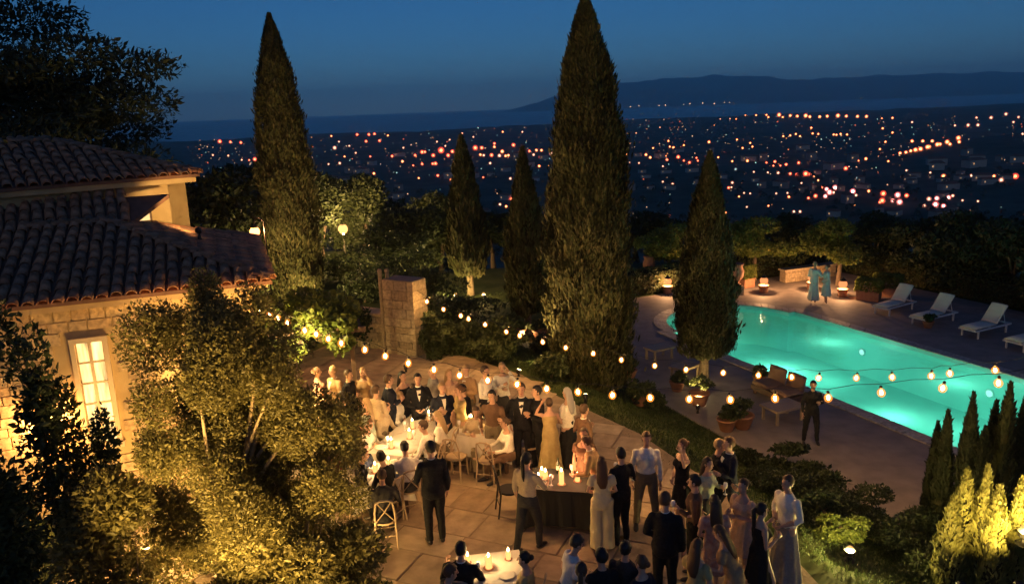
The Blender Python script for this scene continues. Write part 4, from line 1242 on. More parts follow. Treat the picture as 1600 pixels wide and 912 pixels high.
# ------------------------------------------------------------------ pots, planters, low walls by the pool
def potted(p, r, h, leaf, n, size, label, seed, group='potted plants', col=None):
    root = empty('potted_plant', p, 0, label, 'potted plant', group)
    b = MB(); b.lathe((0, 0, 0), [(r * .6, 0), (r * .65, .02), (r * .95, h * .85), (r * 1.05, h * .87), (r * 1.05, h), (r * .9, h), (r * .85, h * .8)], 14); b.build('pot', col or terra_m, root, smooth=True)
    cl = rand_clumps((0, 0, h + r * .7), (r * 1.2, r * 1.2, r * .9), 7, seed, (.4, .6))
    v, f = crown_leaves(cl, n, size, seed, .3); link('foliage', mesh_np('foliage', v, f, leaf), root)
    return root
for i, (px, py, r_, lab) in enumerate(((1135, 672, .26, 'terracotta pot with a plant, nearer the lawn edge of the terrace'), (1160, 668, .3, 'larger terracotta pot beside the small coffee table'), (1092, 632, .3, 'dark potted shrub just in front of the round-footed cypress'),
                                     (1058, 610, .24, 'small potted plant left of the round-footed cypress'), (985, 590, .22, 'small potted plant right of the tallest cypress'), (1000, 632, .28, 'potted shrub under the tallest cypress by the lawn'),
                                     (1186, 600, .2, 'small potted plant close to the pool edge'), (1450, 512, .2, 'small orange potted plant between the first two loungers'))):
    potted(G(px, py, ZT + .003 if px > 1040 else float(terrain(*G(px, py, -.9)[:2]))), r_, r_ * 1.3, mid_leaf, 500, .1, lab, 60 + i)
potted(Vector((.15, 28.9, -1.3)), .35, .45, mid_leaf, 700, .12, 'potted shrub at the trunk of the slender cypress', 71)
potted(Vector((1.0, 28.7, -1.3)), .3, .4, mid_leaf, 600, .12, 'smaller pot right of the slender cypress trunk', 72)
def box_hedge(p, size, rz, label, seed):
    root = empty('box_planter', p, rz, label, 'planter', 'clipped planters by the loungers')
    b = MB(); b.box((0, 0, .2), (size[0], size[1], .4)); b.box((0, 0, .4), (size[0] + .06, size[1] + .06, .05)); b.build('trough', terra_m, root)
    g = np.random.default_rng(seed); n = 2600
    c = g.uniform(-.5, .5, (n, 3)); k = g.integers(0, 3, n); sgn = np.sign(g.normal(size=n))
    for a_ in range(3): c[k == a_, a_] = .5 * sgn[k == a_]
    c[:, 2] = np.where((k == 2), .5, c[:, 2])
    c = c * np.array([size[0] + .08, size[1] + .08, size[2]]) + np.array([0, 0, .42 + size[2] / 2]) + g.normal(0, .025, (n, 3))
    v, f = leaf_quads(c, g.normal(size=(n, 3)), .09, .05); link('foliage', mesh_np('foliage', v, f, vine_leaf), root)
pa = math.atan2(AN[1], AN[0])
box_hedge(G(1357, 468, ZT + .003), (.9, .6, .45), pa - R(60), 'left clipped box planter beside the first lounger', 1)
box_hedge(G(1402, 466, ZT + .003) + Vector((-.2, .5, 0)), (1.0, .6, .5), pa - R(60), 'right clipped box planter behind the first lounger', 2)
box_hedge(G(1178, 452, ZT + .003) + Vector((-.3, .9, 0)), (1.1, .6, .6), pa - R(90), 'clipped green planter behind the left pool lantern', 3)
stone_wall('low_wall', PS(-28.4, 26.6)[:2], PS(-28.2, 29.6)[:2], .55, .4, 'low dark stone wall behind the robed couple', z=ZT)
def hedge(p, q, h, w, label, seed, n=9000):
    p = Vector(p); q = Vector(q); d = q - p; L = d.length
    root = empty('hedge', p, math.atan2(d.y, d.x), label, 'hedge', 'dark hedges behind the terrace')
    b = MB(); b.box((L / 2, 0, h * .42), (L - .1, w * .8, h * .84)); b.build('shade_core', cyp_core, root)  # solid core of the hedge in the same painted shade
    g = np.random.default_rng(seed); u = g.uniform(0, L, n); a = g.uniform(0, math.pi, n)
    bump_ = 1 + .1 * np.sin(u * 2.1) + .07 * np.sin(u * 5.3 + 1) + g.normal(0, .05, n)
    low_ = g.random(n) < .5
    y_ = np.where(low_, np.sign(np.cos(a)) * w / 2 * bump_, np.cos(a) * w / 2 * bump_)
    z_ = np.where(low_, g.uniform(0, h * .8, n), h * .7 + np.sin(a) * h * .3 * bump_)
    c = np.stack([u, y_, z_], 1)
    v, f = leaf_quads(c, g.normal(size=(n, 3)), g.uniform(.08, .18, n), .07); link('foliage', mesh_np('foliage', v, f, mid_leaf), root)
hedge(PS(-30.2, 15.5), PS(-30.2, 30.8), 1.15, .9, 'long dark hedge behind the lanterns at the end of the pool', 11)
hedge(PS(-29.6, 31.2), PS(-8, 31.2), 1.1, .9, 'long dark hedge behind the sun loungers', 12, 11000)
def urn(p, label):
    root = empty('stone_urn', p, 0, label, 'urn')
    b = MB(); b.box((0, 0, .2), (.5, .5, .4)); b.build('plinth', stone_m, root)
    b = MB(); b.lathe((0, 0, .4), [(.18, 0), (.2, .04), (.08, .12), (.1, .18), (.27, .4), (.3, .65), (.22, .85), (.27, .95), (.28, 1.0), (.2, .98)], 14); b.build('urn', terra_m, root, smooth=True)
urn(G(1151, 459, ZT + .003), 'tall terracotta urn on a plinth behind the pool end')
urn(G(1020, 452, ZT + .003) + Vector((0, 1.0, 0)), 'terracotta urn left of the lantern by the pool cypress')

# ------------------------------------------------------------------ sun loungers
def lounger(p, rz, label, group='sun loungers by the pool'):
    root = empty('sun_lounger', p, rz, label, 'sun lounger', group)
    b = MB(); b.box((0, -.31, .3), (1.95, .05, .06)); b.box((0, .31, .3), (1.95, .05, .06)); b.box((-.97, 0, .3), (.05, .66, .06)); b.box((.97, 0, .3), (.05, .66, .06)); b.build('frame', frame_w, root)
    for x in (-.8, .75):
        for y in (-.3, .3):
            l = MB(); l.box((x, y, .14), (.06, .05, .28), taper=1.0); l.build('leg', frame_w, root)
    s = MB()
    L = 1.2; prof = [(-.97, .36), (-.6, .375), (-.2, .37), (.2, .38)]
    s.loft([((x, 0, z), .055, .31, (0, 0, 1), (0, 1, 0)) for x, z in prof], 12); s.build('seat_cushion', cush_m, root, smooth=True)
    a = R(48); bk = MB()
    bk.loft([((.2 + q * math.cos(a), 0, .40 + q * math.sin(a)), .05, .31, (-math.sin(a), 0, math.cos(a)), (0, 1, 0)) for q in (0, .05, .4, .75, .8)], 12)
    bk.build('back_cushion', cush_m, root, smooth=True)
    for y in (-.25, .25):
        t = MB(); t.tube([(.75, y, .3), (.2 + .55 * math.cos(a), y, .38 + .55 * math.sin(a))], .015, 6); t.build('back_strut', frame_w, root)
    return root
ldir = math.atan2(AN[1], AN[0])
for (px, py, drz, lab) in ((1397, 486, 8, 'first cream sun lounger, next to the box planters'), (1458, 503, 4, 'second cream sun lounger with a small orange pot behind it'), (1538, 521, 2, 'third cream sun lounger along the far pool side'), (1610, 541, 0, 'fourth sun lounger, cut by the right edge')):
    lounger(G(px, py, ZT + .003), ldir + R(drz), lab)
def coffee_table(p, rz, label, w=1.0, d=.7):
    root = empty('coffee_table', p, rz, label, 'table', 'low tables on the terrace')
    b = MB(); b.box((0, 0, .4), (w, d, .06)); b.build('table_top', chair_m, root)
    for x in (-w / 2 + .08, w / 2 - .08):
        for y in (-d / 2 + .08, d / 2 - .08):
            l = MB(); l.box((x, y, .185), (.06, .06, .37)); l.build('leg', chair_m, root)
coffee_table(G(1222, 655, ZT + .003), ldir, 'low wooden coffee table on the terrace left of the man in black')
coffee_table(G(1070, 590, ZT + .003), ldir + .3, 'low wooden table left of the round-footed cypress', .9, .6)
coffee_table(G(1030, 560, ZT + .003), ldir + .1, 'low wooden table near the left corner of the terrace', .9, .6)
rust_m = mat('rust_cushion', (.19, .11, .08), .9, noise=(.24, .15, .10), scale=6)
def bench(p, rz, label, w=1.5):
    root = empty('garden_sofa', p, rz, label, 'sofa', 'garden sofas on the terrace')
    b = MB(); b.box((0, 0, .2), (w, .7, .16)); b.build('base', wood_m, root)
    for x in (-w / 2 + .1, w / 2 - .1):
        for y in (-.28, .28):
            l = MB(); l.box((x, y, .06), (.07, .07, .12)); l.build('leg', wood_m, root)
    for x in (-w / 4, w / 4):
        s = MB(); s.loft([((x, y, .35), w / 4 - .02, .075, (1, 0, 0), (0, 0, 1)) for y in (-.34, -.3, .25, .3)], 12); s.build('seat_cushion', rust_m, root, smooth=True)
        s = MB(); s.loft([((x, .28 + (z - .4) * .2, z), w / 4 - .02, .075, (1, 0, 0), (0, 1, 0)) for z in (.36, .42, .72, .78)], 12); s.build('back_cushion', rust_m, root, smooth=True)
bench(G(1215, 622, ZT + .003), ldir - R(90), 'rust cushioned garden sofa with its back to the pool')

# ------------------------------------------------------------------ dining tables and chairs
def cloth_table(p, rz, w, d, label, clothm, drop=.45, h=.75, group=None):
    root = empty('dining_table', p, rz, label, 'table', group)
    b = MB(); b.box((0, 0, h - .03), (w - .04, d - .04, .04)); b.build('table_top', wood_m, root)
    for x in (-w / 2 + .09, w / 2 - .09):
        for y in (-d / 2 + .09, d / 2 - .09):
            l = MB(); l.box((x, y, (h - .05) / 2), (.06, .06, h - .05)); l.build('leg', wood_m, root)
    # cloth: top and a hanging skirt with folds
    c = MB(); n = 64; top = []; low = []; mid = []
    g = random.Random(int(w * 100 + d * 37))
    ph = g.uniform(0, 6)
    for i in range(n):
        t = i / n * 4; s = int(t); q = t - s
        cs = [(-w / 2, -d / 2), (w / 2, -d / 2), (w / 2, d / 2), (-w / 2, d / 2)]
        a0, a1 = cs[s], cs[(s + 1) % 4]
        x, y = a0[0] + (a1[0] - a0[0]) * q, a0[1] + (a1[1] - a0[1]) * q
        k = .018 * math.sin(i * 1.35 + ph) + .012 * math.sin(i * 2.9)
        nx, ny = x / (w / 2), y / (d / 2)
        corner = 1 - min(1, min(q, 1 - q) * 6)
        top.append((x, y, h)); mid.append((x + nx * (.015 + k * .5), y + ny * (.015 + k * .5), h - drop * .5)); low.append((x + nx * (.03 + k + corner * .03), y + ny * (.03 + k + corner * .03), h - drop * (1 + .15 * corner) + k * .4))
    c.add(top + mid + low, [(i, (i + 1) % n, (i + 1) % n + n, i + n) for i in range(n)] + [(i + n, (i + 1) % n + n, (i + 1) % n + 2 * n, i + 2 * n) for i in range(n)] + [tuple(range(n))])
    cl = c.build('tablecloth', clothm)
    cl.location = Vector(p) + Vector((0, 0, .004)); cl.rotation_euler = (0, 0, rz)
    return root, cl
def chair_proto():
    root = empty('dining_chair', (0, 0, 0), 0, 'x', 'chair', 'x')
    b = MB(); b.loft([((0, 0, .44), .21, .2, (1, 0, 0), (0, 1, 0)), ((0, 0, .475), .215, .205, (1, 0, 0), (0, 1, 0))], 14); b.build('seat', chair_m, root)
    for x in (-.17, .17):
        b = MB(); b.tube([(x, .17, .46), (x * 1.08, .19, 0)], [.018, .014], 7); b.build('leg', chair_m, root)
        b = MB(); b.tube([(x * 1.1, -.24, 0), (x, -.18, .45), (x * .98, -.22, .7), (x * .8, -.26, .9)], [.015, .018, .017, .016], 7); b.build('leg', chair_m, root)
    b = MB(); b.tube([(-.136, -.26, .9), (-.06, -.275, .935), (.06, -.275, .935), (.136, -.26, .9)], .018, 7); b.build('back_rail', chair_m, root)
    b = MB(); b.tube([(-.15, -.2, .52), (0, -.245, .72), (.12, -.262, .9)], .01, 6); b.tube([(.15, -.2, .52), (0, -.24, .72), (-.12, -.262, .9)], .01, 6); b.build('back_cross', chair_m, root)
    b = MB(); b.tube([(-.175, .175, .2), (.175, .175, .2)], .009, 6); b.tube([(-.175, -.21, .24), (.175, -.21, .24)], .009, 6); b.build('stretcher', chair_m, root)
    return root
CHAIR = chair_proto()
FZ = .034                                            # top of the flagstones
def chair(x, y, face, label, group='cross-back chairs on the patio'):
    c = copy_tree(CHAIR); c.location = (x, y, FZ); c.rotation_euler = (0, 0, face - math.pi / 2)
    c['label'] = label; c['group'] = group
    return c
def candle(p, label, watts=4.0, h=.12, r=.035, col=(1, .55, .2), holder=True, group='candles on the tables'):
    root = empty('candle', p, 0, label, 'candle', group)
    b = MB(); b.lathe((0, 0, .004), [(r, 0), (r, h), (r * .6, h - .006)], 10); b.build('wax', wax_m, root, smooth=False)
    b = MB(); b.lathe((0, 0, h + .004), [(.004, 0), (.016, .018), (.014, .035), (.002, .07)], 8); b.build('flame', flame_m, root, smooth=True)
    if holder:
        b = MB(); b.lathe((0, 0, 0), [(r * 1.7, 0), (r * 1.7, .003), (r * 1.2, .0035)], 12); b.build('saucer', terra_m, root)
    lamp('candle_light', (0, 0, h + .09), watts, col, .02, root)
    return root
def wineglass(p, label, group='wine glasses on the tables'):
    b = MB(); b.lathe((0, 0, 0), [(.034, 0), (.034, .004), (.005, .01), (.005, .09), (.03, .12), (.036, .16), (.03, .2)], 10)
    o = b.build('wine_glass', glass_m, None, p, smooth=True); tag(o, label, 'glass', group)
def plate(p, label, group='plates on the tables'):
    b = MB(); b.lathe((0, 0, 0), [(.07, 0), (.08, .006), (.125, .016), (.12, .018), (.07, .009)], 16)
    o = b.build('plate', white_m, None, p, smooth=True); tag(o, label, 'plate', group)
def bottle(p, label, group='bottles on the tables'):
    root = empty('wine_bottle', p, 0, label, 'bottle', group)
    b = MB(); b.lathe((0, 0, 0), [(.036, 0), (.037, .17), (.03, .2), (.014, .24), (.014, .3)], 10); b.build('glass', mat('bottle_green', (.02, .035, .015), .1), root, smooth=True)
    b = MB(); b.lathe((0, 0, .07), [(.0378, 0), (.0378, .08)], 10); b.build('paper_band', white_m, root, smooth=True)

def set_table(px, py, rz, w, d, what, cloth='white', settings=(), watts=5, tz=.75, zc=None):
    c = G(px, py, tz) ; p = Vector((c.x, c.y, FZ))
    t, cl = cloth_table(p, rz, w, d, what, white_m if cloth == 'white' else black_m, drop=.42 if cloth == 'white' else .66)
    tag(cl, ('white cloth over the ' if cloth == 'white' else 'black cloth over the ') + what.split(' ', 1)[1] if False else cloth + ' cloth draped over ' + what, 'tablecloth', 'tablecloths')
    Rm = Matrix.Rotation(rz, 3, 'Z'); ztop = FZ + tz + .008
    def P(u, v): return p + Rm @ Vector((u, v, 0)) + Vector((0, 0, ztop - FZ))
    return p, P
# the white table in the middle
p1, P1 = set_table(757, 672, R(-18), 1.35, .95, 'the square dining table in the middle of the patio')
for i, (u, v) in enumerate(((-.3, .05), (-.22, .12), (-.36, .16), (.1, .2), (.3, -.12))): candle(P1(u, v), ['tall candle left on the middle white table', 'candle beside the tall one on the middle white table', 'rearmost candle of the three on the middle white table', 'candle near the back of the middle white table', 'candle near the right corner of the middle white table'][i], .6, (.2, .15, .12, .16, .12)[i])
for i, (u, v) in enumerate(((-.05, -.2), (.02, -.3), (.45, .1), (-.5, -.15), (.2, .33))): wineglass(P1(u, v), 'wine glass on the middle white table')
for i, (u, v) in enumerate(((-.3, -.3), (.3, -.32), (.5, .25), (-.1, .34))): plate(P1(u, v), 'white plate on the middle white table')
bottle(P1(-.02, .02), 'dark wine bottle on the middle white table')
# the long table at the back left
p2, P2 = set_table(655, 668, R(72), 2.9, .9, 'the long dining table at the back left')
for i in range(5): candle(P2(-1.15 + i * .5, .08 * (-1) ** i), ['nearest', 'second', 'middle', 'fourth', 'farthest'][i] + ' candle along the long white table', 2.4 if i == 0 else .6, .16, .04, (1, .68, .34))
for i in range(7):
    for s in (-1, 1): plate(P2(-1.2 + i * .4, s * .3), 'white plate on the long table')
    wineglass(P2(-1.2 + i * .4 + .12, .2 * (-1) ** i), 'wine glass on the long table')
# the small table at left where guests sit
p3, P3 = set_table(588, 742, R(25), 1.05, .85, 'the small table of the seated guests at left')
candle(P3(.0, .05), 'bright candle on the small table of the seated guests', 2.4, .14, .045, (1, .66, .36)); candle(P3(.3, .2), 'second candle on the small table of the seated guests', .7)
for i, (u, v) in enumerate(((-.3, -.2), (.25, -.2), (-.25, .25))): plate(P3(u, v), 'plate on the small table of the seated guests'); wineglass(P3(u + .14, v + .06), 'wine glass on the small table of the seated guests')
# black table with red candles
p4, P4 = set_table(878, 752, R(-12), 1.15, .85, 'the standing guests table in the centre foreground', 'black')
for i, (u, v) in enumerate(((-.4, -.12), (-.3, .02), (-.38, .12), (.02, -.18), (.28, -.02))): candle(P4(u, v), ['front left candle on the black table', 'middle left candle on the black table', 'back left candle on the black table', 'red candle in the middle of the black table', 'right candle on the black table'][i], 2.0 if i != 3 else 3.0, (.1, .12, .1, .24, .1)[i], .045, (1, .5, .2) if i != 3 else (1, .25, .12))
bottle(P4(.42, .2), 'bottle at the right end of the black table'); bottle(P4(-.1, .25), 'bottle at the back of the black table')
wineglass(P4(.15, .2), 'wine glass on the black table'); wineglass(P4(-.15, -.25), 'wine glass on the black table')
# bottom table
p5, P5 = set_table(768, 893, R(8), .95, .9, 'the table cut by the bottom edge')
candle(P5(-.03, .05), 'bright candle on the bottom edge table', 2.6, .17, .05, (1, .66, .28)); candle(P5(.28, .22), 'second candle on the bottom edge table', .7, .12); candle(P5(-.32, .25), 'small candle left on the bottom edge table', .7, .1)
plate(P5(.2, -.2), 'plate on the bottom edge table'); wineglass(P5(-.2, -.1), 'wine glass on the bottom edge table')

cl_ = [ (p1, -.35, -.8, 90, 'chair at the front left of the middle white table'), (p1, .35, -.8, 90, 'chair at the front right of the middle white table'), (p1, .98, .05, 180, 'chair at the right end of the middle white table'), (p1, -.98, .0, 0, 'chair at the left end of the middle white table')]
for p, u, v, a, lab in cl_:
    q = p + Matrix.Rotation(R(-18), 3, 'Z') @ Vector((u, v, 0)); chair(q.x, q.y, R(a - 18), lab)
LONG_SEATS = []
for i in range(4):
    for s in (-1, 1):
        q = p2 + Matrix.Rotation(R(72), 3, 'Z') @ Vector((-1.05 + i * .7, s * .72, 0)); f_ = R(72 + (-90 if s > 0 else 90))
        LONG_SEATS.append((q, f_))
        chair(q.x, q.y, f_, ['nearest', 'second', 'third', 'farthest'][i] + ' chair on the ' + ('left' if s > 0 else 'right') + ' side of the long table')
dk = chair(*G(797, 800, FZ)[:2], R(10), 'dark metal chair left of the waiter at the black table')
for ch in dk.children:
    ch.data = ch.data.copy(); ch.data.materials[0] = chair_dk

# ------------------------------------------------------------------ people
def cloth(name, c, c2=None, rough=.85, scale=30): return mat('cloth_' + name, c, rough, noise=c2 or tuple(min(1, q * 1.22) for q in c), scale=scale, spec=.15, bump=.9, bscale=11)
CL = {
 'black': cloth('black', (.012, .012, .014), (.02, .02, .022)), 'navy': cloth('navy', (.015, .018, .03)), 'charcoal': cloth('charcoal', (.035, .033, .032), (.05, .047, .045)),
 'white': cloth('white', (.68, .64, .56)), 'cream': cloth('cream', (.66, .55, .34), (.6, .5, .3), scale=8), 'beige': cloth('beige', (.42, .33, .21)),
 'tan': cloth('tan', (.33, .21, .11)), 'khaki': cloth('khaki', (.16, .125, .08)), 'grey': cloth('grey', (.22, .2, .18)), 'sage': cloth('sage', (.32, .36, .27)),
 'rose': cloth('rose', (.42, .2, .15), (.55, .38, .28), scale=14), 'robe': cloth('robe', (.42, .47, .42)), 'gold': cloth('gold', (.46, .36, .16), (.36, .27, .12), scale=10), 'brown': cloth('brown', (.12, .07, .045)),
 'peach': cloth('peach', (.58, .38, .25)), 'ivory': cloth('ivory', (.72, .66, .54)), 'wine': cloth('wine', (.16, .03, .035)),
}
SKIN = [mat('skin_' + str(i), c, .55, noise=d, scale=20, spec=.35) for i, (c, d) in enumerate((((.50, .29, .19), (.55, .33, .22)), ((.42, .23, .14), (.46, .26, .17)), ((.58, .36, .25), (.62, .4, .29)), ((.2, .1, .06), (.24, .13, .08))))]
HAIR = {'brown': mat('hair_brown', (.05, .028, .015), .6, noise=(.08, .045, .025), scale=60), 'black': mat('hair_black', (.012, .010, .009), .55), 'fair': mat('hair_fair', (.30, .19, .09), .6, noise=(.38, .26, .13), scale=60), 'grey': mat('hair_grey', (.4, .37, .33), .7), 'chestnut': mat('hair_chestnut', (.11, .05, .022), .6)}
EYE = mat('eye_dark', (.07, .04, .03), .3); LIP = mat('lips', (.36, .12, .1), .5); SHOE = mat('shoe_leather', (.025, .02, .018), .4); SANDAL = mat('sandal_leather', (.3, .18, .1), .5)
REMESH = []

ARMS = {  # elbow and wrist from the shoulder; x is outwards
 'down': ((.055, -.03, -.285), (.06, .05, -.535)), 'drink': ((.09, -.02, -.27), (-.03, .22, -.17)), 'fold': ((.075, .03, -.27), (-.16, .19, -.235)),
 'front': ((.09, .0, -.275), (-.11, .19, -.40)), 'hip': ((.2, -.07, -.21), (.05, .07, -.37)), 'talk': ((.11, .09, -.25), (.13, .31, -.13)),
 'table': ((.09, .13, -.25), (.0, .36, -.27)), 'up': ((.13, .16, -.04), (.0, .14, .19)), 'around': ((.2, .12, -.15), (.36, .22, -.2)), 'pocket': ((.13, -.06, -.26), (.06, .06, -.47)), 'lap': ((.06, .06, -.27), (-.05, .28, -.36)),
}
def person(p, face, h, label, arms=('down', 'down'), legs='stand', top='shirt', topc='white', bottom='trousers', botc='khaki', hair='short', hairc='brown', skin=0, female=False, lean=0.0, look=0.0, nod=0.0, shoes=True, vox=.02, group='guests at the garden party', sleeves='long', holds=None, tilt=0.0):
    root = empty('person', p, face - math.pi / 2, label, 'person', group)
    sc = h / 1.765; root.scale = (sc, sc, sc)
    fem = female
    sw = .155 if fem else .18; hw = .09
    sit = legs == 'sit'
    pz = .56 if sit else .955
    pel = Vector((0, 0, pz))
    Rt = Matrix.Rotation(-lean, 3, 'X') @ Matrix.Rotation(tilt, 3, 'Y')
    if sit: Rt = Matrix.Rotation(-lean - .06, 3, 'X')
    X, Y = Rt @ Vector((1, 0, 0)), Rt @ Vector((0, 1, 0))
    def T(x, y, z): return pel + Rt @ Vector((x, y, z))
    def torso(b, grow=0.0, lo=-.12, hi=.535, flare=0.0):
        S = [(-.13, .10, .085, -.01), (-.08, .155, .115, -.015), (.0, .17 if fem else .165, .12, -.015), (.1, .145, .105, -.005), (.19, .122 if fem else .138, .093, .0), (.29, .14 if fem else .158, .108, .008), (.37, .15 if fem else .172, .125 if fem else .118, .012), (.44, .148 if fem else .175, .1, .0), (.485, .10 if fem else .112, .08, -.008), (.535, .056, .058, -.01)]
        S = [q for q in S if lo - .001 <= q[0] <= hi + .001]
        b.loft([(T(0, yo, z), rx + grow + max(0, -z + .05) * flare, ry + grow + max(0, -z + .05) * flare, X, Y) for z, rx, ry, yo in S], 18)
    SH = [T(s * sw, -.01, .455) for s in (-1, 1)]
    arm = []
    for i, s in enumerate((-1, 1)):
        e, w = ARMS[arms[i]]
        el = SH[i] + Rt @ Vector((e[0] * s, e[1], e[2])); wr = SH[i] + Rt @ Vector((w[0] * s, w[1], w[2]))
        arm.append((SH[i], el, wr))
    leg = []
    for i, s in enumerate((-1, 1)):
        hp = Vector((s * hw, 0, pz - .03))
        if sit: kn, an = Vector((s * .12, .42, .50)), Vector((s * .11, .40 + .06 * s, .085))
        elif legs == 'step': kn, an = Vector((s * .10, .14 * s + .03, .50)), Vector((s * .10, .2 * s - .04, .085))
        elif legs == 'wide': kn, an = Vector((s * .145, .03, .50)), Vector((s * .17, -.01, .085))
        elif legs == 'ease': kn, an = Vector((s * .11, .03 + (.07 if s > 0 else 0), .495)), Vector((s * .12 + (.02 if s > 0 else 0), .02 if s > 0 else -.02, .085))
        else: kn, an = Vector((s * .098, .025, .50)), Vector((s * .10, -.015, .085))
        leg.append((hp, kn, an))
    hc = T(0, .015, .695) + Vector((0, 0, 0))
    Rh = Rt @ Matrix.Rotation(look, 3, 'Z') @ Matrix.Rotation(-nod, 3, 'X')
    def Hd(x, y, z): return hc + Rh @ Vector((x, y, z))
    hs = .94 if fem else 1.0
    # one continuous body
    b = MB(); torso(b)
    b.loft([(T(0, -.012, .48), .062, .062, X, Y), (T(0, -.005, .55), .05 if not fem else .044, .054, X, Y), (hc - Vector((0, 0, .04)), .05, .056, X, Y)], 12)
    b.ball(Hd(0, -.008, .02), (.074 * hs, .094 * hs, .098 * hs), 14, 10, rot=Rh); b.ball(Hd(0, .022, -.05), (.056 * hs, .066 * hs, .068 * hs), 12, 8, rot=Rh)
    for (a_, e_, w_) in arm:
        b.ball(a_ - Vector((0, 0, .012)), .046 if fem else .052, 10, 7)
        b.tube([a_, a_.lerp(e_, .4), e_, e_.lerp(w_, .35), w_], [.048, .045, .038, .039, .026] if not fem else [.045, .04, .033, .034, .023], 10)
    for (h_, k_, a_) in leg:
        b.tube([h_ + Vector((0, 0, .03)), h_.lerp(k_, .35), k_, k_.lerp(a_, .35), a_, a_ - Vector((0, 0, .06))], [.088, .08, .056, .058, .036, .036], 12)
    if fem:
        for s in (-1, 1): b.ball(T(s * .07, .095, .345), (.058, .05, .055), 10, 7)
    body = b.build('body', [SKIN[skin], EYE, LIP], root, smooth=True)
    ex = MB()
    ex.loft([(Hd(0, .084 * hs, .028), .008, .008), (Hd(0, .104 * hs, -.012), .014, .012), (Hd(0, .09 * hs, -.026), .012, .006)], 6)
    for s in (-1, 1):
        ex.ball(Hd(s * .076 * hs, -.008, -.002), (.011, .02, .031), 8, 6, rot=Rh)
        ex.ball(Hd(s * .03 * hs, .079 * hs, .018), (.0085, .007, .0055), 8, 5, mi=1, rot=Rh)
    ex.ball(Hd(0, .084 * hs, -.062), (.022, .009, .007), 8, 5, mi=2, rot=Rh)
    for i, (a_, e_, w_) in enumerate(arm):                # hands: palm, four fingers, thumb
        s = -1 if i == 0 else 1
        d = (w_ - e_).normalized(); inn = (Rt @ Vector((-s, .25, 0))); side = d.cross(inn)
        if side.length < .1: side = Vector((0, 1, 0))
        side.normalize(); pal = side.cross(d)
        curl = pal if pal.dot(inn) > 0 else -pal
        ex.loft([(w_ - d * .01, .022, .018, side, pal), (w_ + d * .03, .034, .016, side, pal), (w_ + d * .085, .039, .013, side, pal)], 8)
        kx = .9 if arms[i] in ('drink', 'talk', 'fold', 'front') else .35
        for q, (o_, L) in enumerate(((-.029, .066), (-.010, .076), (.010, .072), (.028, .056))):
            r0_ = w_ + d * .08 + side * o_
            m1 = r0_ + (d * (1 - .3 * kx) + curl * .6 * kx).normalized() * L * .55
            m2 = m1 + (d * (1 - 1.2 * kx) + curl * 1.0 * kx).normalized() * L * .5
            ex.tube([r0_, m1, m2], [.0095, .0088, .006], 6)
        th = w_ + d * .025 + side * (.03)
        ex.tube([th, th + (side * .7 + d * .7 + curl * .3) * .035, th + (side * .45 + d * 1.0 + curl * .8) * .062], [.0115, .010, .007], 6)
    REMESH.append((body, vox, ex))
    # garments
    def sleeve(g_, grow, upto):
        for (a_, e_, w_) in arm:
            g_.ball(a_ - Vector((0, 0, .012)), (.056 if fem else .06) + grow * .6, 10, 7)
            if upto == 'long': g_.tube([a_, a_.lerp(e_, .5), e_, e_.lerp(w_, .5), e_.lerp(w_, .95)], [.056 + grow, .054 + grow, .048 + grow, .044 + grow, .037 + grow], 10)
            elif upto == 'rolled': g_.tube([a_, a_.lerp(e_, .5), e_, e_.lerp(w_, .3)], [.062 + grow, .056 + grow, .05 + grow, .047 + grow], 10)
            else: g_.tube([a_, a_.lerp(e_, .3), a_.lerp(e_, .6)], [.064 + grow, .062 + grow, .06 + grow], 10)
    def legs_(g_, grow, flare):
        for (h_, k_, a_) in leg:
            lo = a_ + Vector((0, 0, -.02))
            g_.tube([h_ + Vector((0, 0, .05)), h_.lerp(k_, .4), k_, k_.lerp(a_, .5), lo], [.102 + grow, .096 + grow, .074 + grow + flare * .5, .064 + grow + flare * .8, .056 + grow + flare], 12)
    def skirt(g_, hem, wid, z0=.12, folds=9, amp=.1):
        secs = []
        if sit:
            g_.loft([((0, -.05, .56), .2, .12, (1, 0, 0), (0, 0, 1)), ((0, .2, .56), .2, .1, (1, 0, 0), (0, 0, 1)), ((0, .46, .5), .19, .1, (1, 0, 0), (0, 0, 1))], 14)
            g_.loft([((0, .42, .52), .19, .1, (1, 0, 0), (0, 1, 0)), ((0, .43, max(hem, .2)), .22, .12, (1, 0, 0), (0, 1, 0))], 14); return
        n = 40; zs = np.linspace(pz + z0, hem, 9); v = []; f = []
        for j, z in enumerate(zs):
            q = j / 8
            rx = .128 + (wid - .128) * min(1, q * 1.05) ** .75 if q > .12 else .135 + q * .2; ry = rx * .82
            for i in range(n):
                a = 2 * math.pi * i / n; k = 1 + amp * q * math.sin(folds * a + .8 * q) + .02 * math.sin(3 * a + 5 * q)
                v.append((rx * k * math.cos(a), ry * k * math.sin(a) - .008, z))
        for j in range(8):
            for i in range(n): f.append((j * n + (i + 1) % n, j * n + i, (j + 1) * n + i, (j + 1) * n + (i + 1) % n))
        f.append(tuple(range(n))); f.append(tuple(8 * n + i for i in range(n - 1, -1, -1)))
        g_.add(v, f)
    gv = vox
    if bottom == 'trousers' or bottom == 'wide':
        g_ = MB(); torso(g_, .022, -.13, .1); legs_(g_, .0, .03 if bottom == 'wide' else .0)
        REMESH.append((g_.build('trousers', CL[botc], root, smooth=True), gv, None))
    elif bottom in ('skirt', 'longskirt'):
        g_ = MB(); skirt(g_, .42 if bottom == 'skirt' else .05, .24 if bottom == 'skirt' else .27)
        REMESH.append((g_.build('skirt', CL[botc], root, smooth=True), gv * .8, None))
